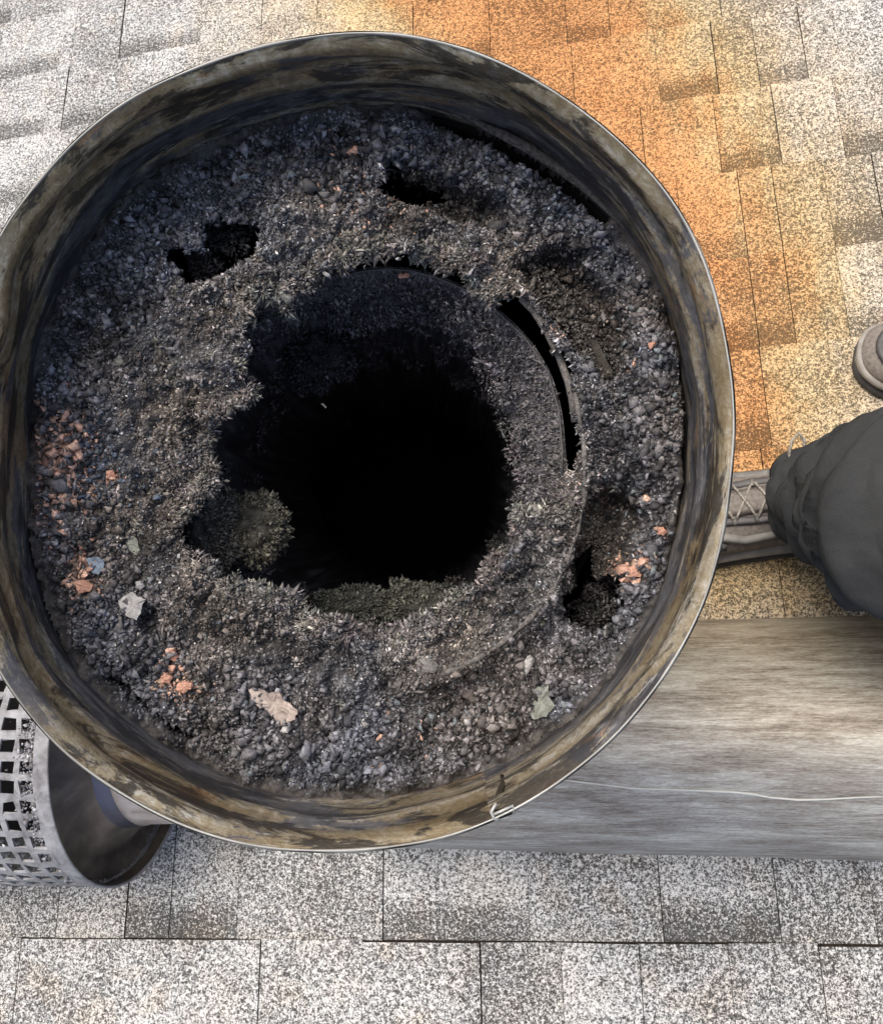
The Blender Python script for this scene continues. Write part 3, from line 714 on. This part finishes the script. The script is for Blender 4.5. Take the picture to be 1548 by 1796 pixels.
# ---- loose flakes lying on the crust: things of their own
def flake_mat(name, c, c2, rough=.7):
    m = NT(name); co = m.coord('Object'); a = m.noise(co, 180, 5, .7, .5); m.bump(a, .7, .001)
    return m.fin(m.ramp(a, [(.32, c2), (.62, c)]), rough, 0, .4)
FM = {'grey': flake_mat('grey_ash_flake', (.42, .43, .44), (.20, .20, .21)), 'tan': flake_mat('tan_ash_flake', (.46, .40, .36), (.16, .13, .12)),
      'blue': flake_mat('blue_grey_flake', (.24, .31, .40), (.10, .13, .18)), 'dull': flake_mat('dull_grey_flake', (.22, .22, .21), (.07, .07, .07)),
      'mauve': flake_mat('brown_grey_flake', (.27, .23, .22), (.09, .075, .07)), 'pink': flake_mat('pink_rust_chip', (.62, .36, .27), (.32, .17, .12)),
      'white': flake_mat('pale_chip', (.8, .76, .66), (.5, .45, .36)), 'pale': flake_mat('pale_green_grey_flake', (.26, .29, .26), (.11, .12, .11))}
def flake(name, poly, matk, label, cat='flake', lift=.003, thick=.0014, Z=None, curl=.002, group=None, tiltx=0, tilty=0):
    cx_ = sum(p[0] for p in poly) / len(poly); cy_ = sum(p[1] for p in poly) / len(poly)
    Zb = Z if Z else ZD - hz(cx_, cy_) - lift
    c = P(cx_, cy_, Zb); r = random.Random(hash(label) % 1000 if False else int(cx_ * 7 + cy_))
    # refine outline
    pts = []
    n = len(poly)
    for i in range(n):
        a = poly[i]; b = poly[(i + 1) % n]
        for t in (0, .33, .66):
            e = r.uniform(-.10, .10) * math.hypot(b[0] - a[0], b[1] - a[1])
            nx, ny = (b[1] - a[1]), -(b[0] - a[0]); L = math.hypot(nx, ny) + 1e-6
            pts.append((a[0] + (b[0] - a[0]) * t + nx / L * e * (t > 0), a[1] + (b[1] - a[1]) * t + ny / L * e * (t > 0)))
    V = []; N = len(pts)
    for f, hh in ((1, 0), (.55, .6), (0, 1)):
        for (x, y) in (pts if f > 0 else [(cx_, cy_)]):
            xx = cx_ + (x - cx_) * f; yy = cy_ + (y - cy_) * f; q = P(xx, yy, Zb) - c
            V.append((q.x, q.y, curl * math.sin(q.x * 190 + cy_) * math.cos(q.y * 160) + hh * thick * .6 + r.uniform(-.0004, .0004) + q.x * tiltx + q.y * tilty))
    Fc = [(i, (i + 1) % N, N + (i + 1) % N, N + i) for i in range(N)] + [(N + i, N + (i + 1) % N, 2 * N) for i in range(N)]
    b0 = len(V); V += [(v[0], v[1], v[2] - thick) for v in V[:N]]
    Fc += [(b0 + i, b0 + (i + 1) % N, (i + 1) % N, i) for i in range(N)] + [tuple(b0 + i for i in range(N - 1, -1, -1))]
    Fc = [tuple(reversed(f)) for f in Fc]                        # pixel outlines run clockwise in the place
    o = mesh_obj(name, V, Fc, FM[matk]); o.location = c
    tag(o, label, cat, group); return o
G = 'loose flakes lying on the creosote'
flake('ash_flake', [(205,1055),(222,1043),(232,1038),(243,1047),(258,1050),(250,1062),(248,1075),(240,1088),(228,1084),(212,1073)], 'grey', 'pale grey jagged ash flake lying at the lower left of the crust', lift=.004, group=G)
flake('ash_flake', [(436,1210),(452,1206),(470,1217),(488,1215),(500,1232),(522,1245),(518,1262),(494,1272),(480,1258),(462,1246),(446,1232)], 'tan', 'largest pale tan curled flake near the bottom of the crust', lift=.004, group=G)
flake('ash_flake', [(149,980),(165,976),(180,984),(180,997),(171,1008),(158,1003)], 'blue', 'small blue grey chip among the pink crumbs at far left', lift=.003, group=G)
flake('ash_flake', [(785,1196),(805,1203),(830,1210),(855,1220),(860,1232),(838,1230),(812,1222),(792,1210)], 'mauve', 'long brown grey sliver right of the tan flake, below the liner ridge', lift=.003, group=G, tilty=.15)
flake('ash_flake', [(920,1215),(945,1206),(962,1203),(962,1222),(972,1238),(958,1258),(935,1262),(920,1240)], 'pale', 'rough green grey lump at the lower right of the crust', lift=.003, thick=.004, curl=.003, group=G)
flake('ash_flake', [(216,938),(232,936),(242,950),(246,965),(238,974),(226,966),(218,952)], 'pale', 'dull green grey flake above the blue chip on the left', lift=.002, group=G)
flake('ash_flake', [(735,1158),(752,1153),(768,1166),(762,1182),(745,1180)], 'dull', 'small rounded grey flake just below the liner ridge at the bottom', lift=.003, group=G, thick=.003)
flake('ash_flake', [(240,1020),(250,1018),(256,1028),(248,1034),(240,1030)], 'grey', 'tiny pale grey chip just above the jagged ash flake', lift=.004, group=G)
flake('ash_flake', [(209,1080),(215,1082),(216,1106),(210,1108)], 'dull', 'short upright grey splinter under the jagged ash flake', lift=.003, group=G)
flake('ash_flake', [(196,628),(208,622),(216,634),(206,645),(195,640)], 'pale', 'small green grey flake on the upper left of the crust', lift=.002, group=G)
GP = 'pink rust chips'
for poly, lab in [([(296,1146),(306,1142),(315,1150),(308,1160),(297,1157)], 'pink chip above the pair of pink chips at lower left'),
                  ([(283,1186),(292,1180),(303,1188),(298,1198),(284,1196)], 'left chip of the pink pair at lower left'),
                  ([(310,1200),(322,1196),(336,1198),(334,1210),(320,1217),(308,1210)], 'right and larger chip of the pink pair at lower left'),
                  ([(186,828),(198,824),(202,834),(194,842),(186,838)], 'single orange pink chip right of the pink crumbs at far left'),
                  ([(1152,926),(1162,924),(1169,932),(1163,940),(1154,937)], 'small bright pink chip at the right beside the wall groove'),
                  ([(1102,994),(1115,990),(1127,1000),(1122,1012),(1106,1012)], 'larger coral chip at the right above the black gap'),
                  ([(130,1020),(148,1018),(162,1026),(156,1038),(138,1040)], 'broad coral crumb under the blue grey chip at far left'),
                  ([(1134,604),(1146,598),(1150,606),(1140,613)], 'thin orange chip on the upper right of the crust')]:
    flake('rust_chip', poly, 'pink', lab, 'chip', lift=.0035, thick=.0018, curl=.001, group=GP)
flake('wood_splinter', [(698,482),(712,479),(719,482),(714,487),(700,488)], 'pink', 'tan splinter lying on the thin liner lip at the top', 'splinter', Z=.4835, thick=.001, curl=.0)
flake('pale_splinter', [(563,708),(566,707),(573,714),(570,716)], 'white', 'tiny white splinter caught alone in the black opening', 'splinter', Z=.56, thick=.0008, curl=0)

# ---------------------------------------------------------------- pipe lying on the roof
def brushed():
    m = NT('streaked_stainless_steel')
    a = m.noise(m.coord('Object', (3.2, 24, 24)), 2.6, 7, .66, .5); b = m.noise(m.coord('Object', (16, 190, 190)), 3, 5, .75, .4); c = m.noise(m.coord('Object', (1, 6, 6)), 2.5, 3)
    e_ = m.noise(m.coord('Object', (70, 460, 460)), 3, 4, .7, .3)
    k = m.math('ADD', m.math('MULTIPLY', a, .42), m.math('ADD', m.math('MULTIPLY', b, .33), m.math('MULTIPLY', e_, .25)))
    sep = m.n('ShaderNodeSeparateXYZ'); m.put(sep.inputs[0], m.coord('Object')); y = sep.outputs[1]
    tan = m.ramp(k, [(.39, (.11, .085, .06)), (.46, (.26, .22, .16)), (.52, (.40, .36, .28)), (.61, (.62, .59, .50))])
    gry = m.ramp(k, [(.39, (.12, .11, .10)), (.46, (.25, .24, .23)), (.53, (.36, .38, .38)), (.61, (.58, .61, .61))])
    f = m.math('ADD', m.math('MULTIPLY', y, 5), m.math('ADD', .18, m.math('MULTIPLY', c, .9)), clamp=True)
    col = m.mix(f, gry, tan)
    m.bump(k, .25, .001)
    return m.fin(col, m.ramp(k, [(.35, .62), (.65, .46)]), .32, .4)
M_br = brushed()
pipe_r = .1185
pc = on_roof(1379, 1287, 0)
# centre: on the line of sight, one radius (plus the shingle) off the roof
dirn = Vector(((1379 - CX) / F, -(1289 - CY) / F, -1)); c0 = Vector((0, 0, CAMZ))
t = ((O - c0).dot(nrm) + pipe_r + .006) / dirn.dot(nrm); pc = c0 + dirn * t
ax = (eu + ev * .034).normalized()
lo = (-.10 - pc.x) / ax.x
PM = frame(pc, ax, nrm)
pipe = empty('metal_pipe'); pipe.matrix_world = PM
tag(pipe, 'streaky brushed steel pipe section lying across the roof at lower right', 'pipe')
def ring_x(x, r, n=96, wob=0): return [(x, math.cos(2 * math.pi * i / n) * (r + wob * math.sin(4 * math.pi * i / n)), math.sin(2 * math.pi * i / n) * (r + wob * math.sin(4 * math.pi * i / n))) for i in range(n)]
x0, x1 = lo, lo + 1.0
xs = np.linspace(x0, x1, 24)
loft('pipe_shell', [ring_x(x, pipe_r + .0003 * math.sin(x * 23), wob=.0004) for x in xs], M_br, pipe)
loft('pipe_lining', [ring_x(x1, pipe_r - .02), ring_x(x0, pipe_r - .02)], M_soot, pipe)
for xx, s in ((x0, -1), (x1, 1)):
    loft('end_collar', [ring_x(xx, pipe_r + .0004), ring_x(xx + s * .003, pipe_r + .0006), ring_x(xx + s * .004, pipe_r - .002), ring_x(xx + s * .001, pipe_r - .0195), ring_x(xx - s * .004, pipe_r - .0205)], M_edge, pipe)
# wavy pale line along the side: a scratch, built as a thin raised strip
PI_ = PM.inverted()
def on_pipe(px, py, off=.0004):
    o_ = PI_ @ c0; dd = (PI_.to_3x3() @ Vector(((px - CX) / F, -(py - CY) / F, -1)))
    a = dd.y ** 2 + dd.z ** 2; b = 2 * (o_.y * dd.y + o_.z * dd.z); c = o_.y ** 2 + o_.z ** 2 - (pipe_r + off) ** 2
    t = (-b - math.sqrt(b * b - 4 * a * c)) / (2 * a); return o_ + dd * t
M_line = NT('pale_scratch_mark').fin((.55, .58, .57), .7)
pts = [(975,1367),(1020,1372),(1060,1377),(1110,1383),(1170,1385),(1230,1387),(1290,1390),(1320,1393),(1350,1399),(1400,1403),(1450,1402),(1500,1399),(1560,1397)]
tube('pale_scratch', [on_pipe(*p) for p in pts], [.0002] + [.0008, .0005, .0007, .0006, .0008, .0011, .0012, .0009, .0011, .0008, .0007, .0006], M_line, pipe, 6, .6)

# ---------------------------------------------------------------- chimney cap lying on its side, lower left
cap_r = .152
dirn = Vector(((226 - CX) / F, -(1303 - CY) / F, -1))
t = ((O - c0).dot(nrm) + cap_r + .004) / dirn.dot(nrm); cc_ = c0 + dirn * t
CM = frame(cc_, (eu + ev * .02).normalized(), nrm)
cap = empty('chimney_cap'); cap.matrix_world = CM
tag(cap, 'grey mesh spark arrestor cap on its side at lower left, neck towards the flue', 'chimney cap')
def capm():
    m = NT('ash_coated_grey_mesh'); co = m.coord('Object'); a = m.noise(co, 60, 5, .7, .5); b = m.noise(co, 9, 3)
    k = m.math('ADD', m.math('MULTIPLY', a, .6), m.math('MULTIPLY', b, .4)); m.bump(a, .5, .001)
    return m.fin(m.ramp(k, [(.36, (.13, .13, .14)), (.46, (.24, .25, .27)), (.62, (.38, .40, .43))]), .65, .15, .4)
M_mesh = capm()
def plate_m(name, stops, met, ro):
    m = NT(name); co = m.coord('Object', (1, 1, 1)); a = m.noise(co, 16, 4, .6, .6)
    return m.fin(m.ramp(a, stops), ro, met)
M_base = plate_m('brown_stained_plate', [(.32, (.035, .03, .027)), (.5, (.10, .085, .075)), (.68, (.20, .17, .15))], .35, .5)
M_neck = plate_m('heat_blued_steel', [(.35, (.10, .105, .14)), (.6, (.17, .18, .24)), (.75, (.24, .25, .31))], .7, .38)
# mesh cage: an expanded metal sheet rolled to a cylinder, 3 columns of holes seen, built with real openings
NA = 46; pitch = 2 * math.pi / NA; xc0 = -.37; band = .014
cols_x = []; xx = -.0262
while xx > xc0 + .03: cols_x.append(xx); xx -= .0215
V = []; Fc = []
def cv(x, a, r): V.append((x, math.cos(a) * r, math.sin(a) * r)); return len(V) - 1
xe = [-band]                                          # edges of hole columns
for c in cols_x: xe += [c + .0076, c - .0076]
xe += [xc0]
rj = random.Random(5)
grid_o = {}
for i, x in enumerate(xe):
    for k in range(NA * 2):
        a = (k // 2) * pitch + (0.17 if k % 2 == 0 else -.17 + 1) * pitch
        jx = rj.uniform(-.0017, .0017) if 0 < i < len(xe) - 1 else 0
        wob = .0016 * math.sin(a * 3 + x * 20) + .0008 * math.sin(a * 11 + x * 60)
        for q, rr2 in enumerate((cap_r + wob - .001, cap_r - .0032 + wob)):
            grid_o[i, k, q] = cv(x + jx, a + rj.uniform(-.09, .09) * pitch, rr2)
for i in range(len(xe) - 1):
    for k in range(NA * 2):
        hole = (i % 2 == 1) and (k % 2 == 0)
        k2 = (k + 1) % (NA * 2)
        a, b, c, d_ = [(i, k), (i, k2), (i + 1, k2), (i + 1, k)]
        if not hole:
            Fc.append(tuple(grid_o[z[0], z[1], 0] for z in (a, b, c, d_))); Fc.append(tuple(grid_o[z[0], z[1], 1] for z in (d_, c, b, a)))
        else:
            for z, y_ in ((a, b), (b, c), (c, d_), (d_, a)):
                Fc.append((grid_o[y_[0], y_[1], 0], grid_o[z[0], z[1], 0], grid_o[z[0], z[1], 1], grid_o[y_[0], y_[1], 1]))
mesh_obj('mesh_cage', V, Fc, M_mesh, cap)
# ragged creosote bits clogging the holes near the band and lower side
r = np.random.default_rng(77); n = 2600
n = 4200; a = r.uniform(-math.pi, math.pi, n); xq = -.017 - np.abs(r.normal(0, .008, n)); xq2 = r.uniform(xc0, -.02, n); pick = r.random(n) < .3; xq[pick] = xq2[pick]
pos = np.stack([xq, np.cos(a) * (cap_r - .003), np.sin(a) * (cap_r - .003)], -1)
greyc = np.array([.20, .205, .225])[None] * r.lognormal(0, .5, n)[:, None]
crumbs('soot_crumbs', pos, .0017 * r.lognormal(0, .4, n), np.clip(greyc, .03, .7), M_crumb, cap, seed=78)
def ringc(x, r, n=96): return [(x, math.cos(2 * math.pi * i / n) * r, math.sin(2 * math.pi * i / n) * r) for i in range(n)]
loft('end_band', [ringc(-.016, cap_r + .0004), ringc(-.010, cap_r + .0014), ringc(-.001, cap_r + .0016), ringc(.0006, cap_r + .001), ringc(.0004, cap_r - .0006), ringc(-.003, cap_r - .0012)], M_mesh, cap)
loft('base_plate', [ringc(-.002, cap_r - .0012), ringc(-.020, cap_r - .003), ringc(-.026, cap_r - .012), ringc(-.020, cap_r - .03), ringc(-.004, .106), ringc(.008, .0915)], M_base, cap)
loft('neck', [ringc(-.012, .1), ringc(.002, .0945), ringc(.012, .0895), ringc(.024, .0875)], M_neck, cap)
nr = 96
def crimp(x, r0, amp): return [(x, math.cos(2 * math.pi * i / nr) * (r0 + amp * math.cos(i * math.pi / 2)), math.sin(2 * math.pi * i / nr) * (r0 + amp * math.cos(i * math.pi / 2))) for i in range(nr)]
M_clear = metal('bright_crimped_steel', (.30, .27, .25), (.62, .59, .58), .4, s=22, met=.5)
loft('crimped_end', [crimp(.0242, .0876, 0), crimp(.028, .0892, 0), crimp(.032, .0875, .0), crimp(.042, .086, .0016), crimp(.10, .084, .0025)], M_clear, cap)
loft('cap_lid', [ringc(xc0 + .012, cap_r + .012), ringc(xc0, cap_r + .014), ringc(xc0 - .03, .07), ringc(xc0 - .038, .002)], M_mesh, cap, cap=(False, True))
loft('flue_collar', [ringc(-.02, .098), ringc(-.36, .098)], M_soot, cap)

# ---------------------------------------------------------------- person: trousers and shoes
def cloth():
    m = NT('charcoal_trouser_cloth'); co = m.coord('Object'); a = m.noise(co, 900, 2, .5); b = m.noise(co, 14, 4, .6, .4)
    m.bump(m.math('ADD', m.math('MULTIPLY', a, .05), m.math('MULTIPLY', m.noise(m.coord('Object', (1, 1, .6)), 16, 3, .5, .2), 1.0)), .8, .014)
    return m.fin(m.ramp(m.math('ADD', m.math('MULTIPLY', a, .35), m.math('MULTIPLY', b, .65)), [(.3, (.024, .026, .029)), (.7, (.052, .056, .058))]), .9, 0, .25)
M_cloth = cloth()
def simple(name, c0_, c1_, rough=.7, s=60, b=.3, met=0):
    m = NT(name); a = m.noise(m.coord('Object'), s, 4, .6); m.bump(a, b, .001); return m.fin(m.ramp(a, [(.3, c0_), (.7, c1_)]), rough, met, .4)
M_up = simple('taupe_shoe_mesh', (.12, .11, .10), (.24, .22, .205), .8, 240, .5)
M_ov = simple('dark_grey_shoe_overlay', (.055, .055, .058), (.10, .10, .105), .5)
M_ov2 = simple('mid_grey_shoe_overlay', (.12, .12, .117), (.21, .21, .20), .5)
M_sole = simple('shoe_rubber', (.03, .03, .032), (.07, .07, .07), .7)
M_mid = simple('shoe_midsole_foam', (.20, .19, .18), (.33, .32, .30), .6)
M_lace = simple('grey_flecked_lace', (.06, .055, .05), (.50, .47, .42), .8, 420, .5)
person = empty('person', on_roof(1440, 880, .0))
tag(person, 'person in dark charcoal trousers and grey laced hiking shoes standing at the right edge', 'person')
pl = person.location.copy()
# shoe: local x forward to the toe, z up; lofted sections  (x, halfwidth_in, halfwidth_out, bottom, top)
def sec(x, y0, wl, wr_, zb, zt, n=36, e=2.4):
    pts = []
    for i in range(n):
        a = 2 * math.pi * i / n; c, s = math.cos(a), math.sin(a)
        w_ = wr_ if c > 0 else wl
        pts.append((x, y0 + math.copysign(abs(c) ** (2 / e), c) * w_, (zb + zt) / 2 + math.copysign(abs(s) ** (2 / (e if s < 0 else 1.9)), s) * (zt - zb) / 2))
    return pts
def make_shoe(mat_):
    sh_ = bpy.data.objects.new('shoe', None); COL.objects.link(sh_); sh_.parent = person; sh_.empty_display_size = .05
    sh_.matrix_local = Matrix.Translation(-pl) @ mat_
    S_ = [(-.085, 0, .012, .012, .012, .060), (-.080, 0, .026, .026, .010, .082), (-.065, 0, .036, .036, .010, .094), (-.03, 0, .040, .038, .010, .100), (.0, .001, .042, .040, .010, .098), (.03, .002, .043, .041, .010, .092), (.07, .003, .046, .044, .010, .082), (.11, .004, .050, .048, .010, .070), (.15, .005, .051, .049, .010, .058), (.185, .005, .046, .043, .010, .050), (.203, .004, .037, .034, .011, .044), (.214, .003, .026, .023, .012, .037), (.220, .003, .010, .008, .014, .028)]
    xs_ = [q[0] for q in S_]; dense = []
    for i in range(len(S_) - 1):
        A0 = np.array(S_[max(0, i - 1)]); A1 = np.array(S_[i]); A2 = np.array(S_[i + 1]); A3 = np.array(S_[min(len(S_) - 1, i + 2)])
        for t in (0, .25, .5, .75):
            dense.append(tuple(.5 * ((2 * A1) + (A2 - A0) * t + (2 * A0 - 5 * A1 + 4 * A2 - A3) * t * t + (3 * A1 - A0 - 3 * A2 + A3) * t ** 3)))
    S_ = dense + [S_[-1]]
    loft('upper', [sec(*s) for s in S_], M_up, sh_, cap=(True, True))
    loft('sole', [sec(x + (.004 if x > 0 else -.004), y, a + .005, b + .005, 0, .014, e=5) for x, y, a, b, _, _ in S_], M_sole, sh_, cap=(True, True))
    loft('midsole', [sec(x + (.003 if x > 0 else -.003), y, a + .004, b + .004, .0145, .030, e=4) for x, y, a, b, _, _ in S_], M_mid, sh_, cap=(True, True))
    S0_ = S_; S_ = [tuple(v) for v in S_]
    def top(x, y):                                    # height of the upper at (x, y), and outward
        for i in range(len(S_) - 1):
            if S_[i][0] <= x <= S_[i + 1][0]:
                f = (x - S_[i][0]) / (S_[i + 1][0] - S_[i][0]); s = [S_[i][k] * (1 - f) + S_[i + 1][k] * f for k in range(6)]; break
        w_ = s[3] if y > s[1] else s[2]; q = min(.985, abs(y - s[1]) / w_)
        c = q ** (2.4 / 2); sn_ = math.sqrt(max(0, 1 - c * c)); return (s[4] + s[5]) / 2 + sn_ ** (2 / 1.9) * (s[5] - s[4]) / 2
    def strip(name, pts, r, mat, flat=.5, lift=.0006): return tube(name, [(x, y, top(x, y) + lift) for x, y in pts], r, mat, sh_, 6, flat)
    def res(pts, n=12):
        out = []
        for i in range(len(pts) - 1):
            for k in range(n // (len(pts) - 1)): f = k / (n // (len(pts) - 1)); out.append((pts[i][0] * (1 - f) + pts[i + 1][0] * f, pts[i][1] * (1 - f) + pts[i + 1][1] * f))
        return out + [pts[-1]]
    # tongue, eyestays, overlays
    strip('tongue', res([(.0, 0), (.06, .001), (.115, .003)]), [.016] * 13, M_up, .18, .0012)
    for s in (-1, 1):
        strip('eyestay', res([(-.005, s * .022), (.06, s * .0235), (.118, s * .019)]), .0052, M_ov, .45, .001)
        strip('overlay', res([(-.05, s * .036), (.0, s * .037), (.04, s * .0385)]), .007, M_ov, .5)
        strip('overlay', res([(.035, s * .0375), (.07, s * .041), (.10, s * .036)], 12), .0065, M_ov2, .5, .001)
        strip('overlay', res([(.09, s * .044), (.12, s * .040), (.15, s * .0445)], 12), .008, M_ov, .45)
        for i in range(5):
            x = .008 + i * .024
            strip('lace_loop', [(x, s * .0265), (x + .001, s * .0215), (x + .002, s * .0175)], .0030, M_ov2, .55, .0035)
    arc = [(.10 + .098 * math.cos(a) ** .8, .0045 + .0455 * math.sin(a)) for a in np.linspace(-1.35, 1.35, 22)]
    strip('toe_cap', arc, [.003] + [.0075] * 20 + [.003], M_ov, .4)
    arc = [(.10 + .070 * math.cos(a) ** .8, .0045 + .033 * math.sin(a)) for a in np.linspace(-1.2, 1.2, 18)]
    strip('overlay', arc, [.002] + [.0035] * 16 + [.002], M_ov2, .4)
    for i in range(5):
        x = .010 + i * .024
        for s in (-1, 1):
            y_ = [s * .021 * (1 - 2 * k / 6) for k in range(7)]; x_ = [x + .021 * k / 6 for k in range(7)]
            tube('lace', [(a, b, top(a, b) + .0042 + .0018 * (s > 0)) for a, b in zip(x_, y_)], .0016, M_lace, sh_, 6, .8)
    return sh_
def shoe_matrix(px, py, dirpx, h=.007):               # ankle pixel, direction the toe points in picture
    o_ = on_roof(px, py, h); f = on_roof(px + dirpx[0], py + dirpx[1], h) - o_
    return frame(o_, f, nrm)
sm1 = shoe_matrix(1396, 915, (-100, 6)); make_shoe(sm1)
sm2 = shoe_matrix(1838, 668, (-100, -12)); make_shoe(sm2)
# trousers: two legs and hips in one mesh
rf = random.Random(19)
folds = {k: [(rf.uniform(.02, .48), rf.uniform(-.05, .05), rf.uniform(1.6, 4.8), rf.uniform(.005, .016), rf.uniform(.005, .011)) for _ in range(24)] for k in (3, 9)}
def leg_rings(ank, knee, hip, seed):
    rings = []; N = 96
    keys = [(0, .056, 0), (.02, .060, 0), (.08, .064, .0), (.2, .070, 0), (.38, .082, 0), (.5, .092, 0), (.62, .090, 0), (.8, .098, 0), (1.0, .105, 0)]
    for i in range(150):
        t = i / 149; rr3 = np.interp(t, [k[0] for k in keys], [k[1] for k in keys])
        c = ank.lerp(knee, t * 2) if t < .5 else knee.lerp(hip, (t - .5) * 2)
        sm = (.5 - abs(t - .5)) ; c = c + Vector((-.015, 0, 0)) * math.exp(-((t - .5) / .12) ** 2)
        a_ = np.array([2 * math.pi * k / N for k in range(N)])
        p = np.stack([np.cos(a_) * .08, np.sin(a_) * .08, np.full(N, t * .9)], -1)
        fold = vn(p * np.array([1, 1, 2.0]), 16, seed) * .008 * (1 + 1.2 * math.exp(-t / .10)) + vn(p * np.array([1, 1, 2.4]), 36, seed + 1) * .0032
        ph = a_ * 1.0
        for q_, (t0, slope, a0, wd, am) in enumerate(folds[seed]):           # pulled creases: (height, slant, where round the leg, width, depth)
            da = (ph - a0 + math.pi) % (2 * math.pi) - math.pi
            u_ = (t - t0 - slope * da) / wd
            fold = fold + am * np.exp(-(da / 1.1) ** 2) * (np.exp(-u_ ** 2) - .8 * np.exp(-((u_ - 1.3) / .7) ** 2))
        fold = fold + .005 * math.exp(-t / .14) * np.sin(a_ * 2 + t * 60 + seed)
        rings.append([(c.x + math.cos(a_[k]) * (rr3 * 1.04 + fold[k]), c.y + math.sin(a_[k]) * (rr3 * .96 + fold[k]), c.z + .012 * math.cos(a_[k]) * max(0, 1 - t * 5)) for k in range(N)])
    # hem turned inwards
    hem = [[(ank.x + (p[0] - ank.x) * .93, ank.y + (p[1] - ank.y) * .93, p[2] + .004) for p in rings[0]]] 
    hem2 = [[(ank.x + (p[0] - ank.x) * .90, ank.y + (p[1] - ank.y) * .90, p[2] + .05) for p in rings[0]]]
    return hem2 + hem + rings
zup = Vector((0, 0, 1))
ank1 = sm1 @ Vector((-.022, 0, .075)); ank2 = sm2 @ Vector((-.015, 0, .075))
knee1 = P(1690, 900, .72); hip1 = knee1 + Vector((.36, .0, .22))
knee2 = ank2 + Vector((.0, .02, .38)); hip2 = Vector((hip1.x, hip1.y + .17, hip1.z))
V = []; Fc = []
for k, rg in enumerate((leg_rings(ank1, knee1, hip1, 3), leg_rings(ank2, knee2, hip2, 9))):
    b = len(V); N = 96
    V += [tuple(Vector(p) - pl) for r_ in rg for p in r_]
    for i in range(len(rg) - 1):
        for j in range(N): j2 = (j + 1) % N; Fc.append((b + i * N + j, b + i * N + j2, b + (i + 1) * N + j2, b + (i + 1) * N + j))
hm = (hip1 + hip2) / 2; b = len(V); N = 32
prof_h = [(-.06, .07, .12), (-.02, .105, .175), (.06, .12, .185), (.14, .115, .17), (.19, .105, .155)]
for dz, rx, ry in prof_h: V += [tuple(hm + Vector((math.cos(2 * math.pi * k / N) * rx, math.sin(2 * math.pi * k / N) * ry, dz)) - pl) for k in range(N)]
for i in range(len(prof_h) - 1):
    for j in range(N): j2 = (j + 1) % N; Fc.append((b + i * N + j, b + i * N + j2, b + (i + 1) * N + j2, b + (i + 1) * N + j))
Fc.append(tuple(b + (len(prof_h) - 1) * N + j for j in range(N))); Fc.append(tuple(b + j for j in range(N - 1, -1, -1)))
tr = mesh_obj('trousers', V, Fc, M_cloth, person, smooth=True)
# socks / ankles inside the hems
for sm, an in ((sm1, ank1), (sm2, ank2)):
    p0 = sm @ Vector((-.02, 0, .05)); 
    tube('ankle', [p0 - pl, an + Vector((0.01, 0, .02)) - pl, an + Vector((.01, 0, .10)) - pl], [.034, .032, .034], M_ov, person, 14)
# bow loop of the lace sticking out past the hem
la = ank1 + Vector((-.042, .035, .01)) - pl
lp = [la + Vector((x, y, z)) for x, y, z in ((0, 0, 0), (-.006, .016, .006), (-.004, .030, .010), (.003, .038, .012), (.009, .030, .012), (.010, .014, .008), (.010, .0, .002))]
tube('lace', lp, .0019, M_lace, person, 6)
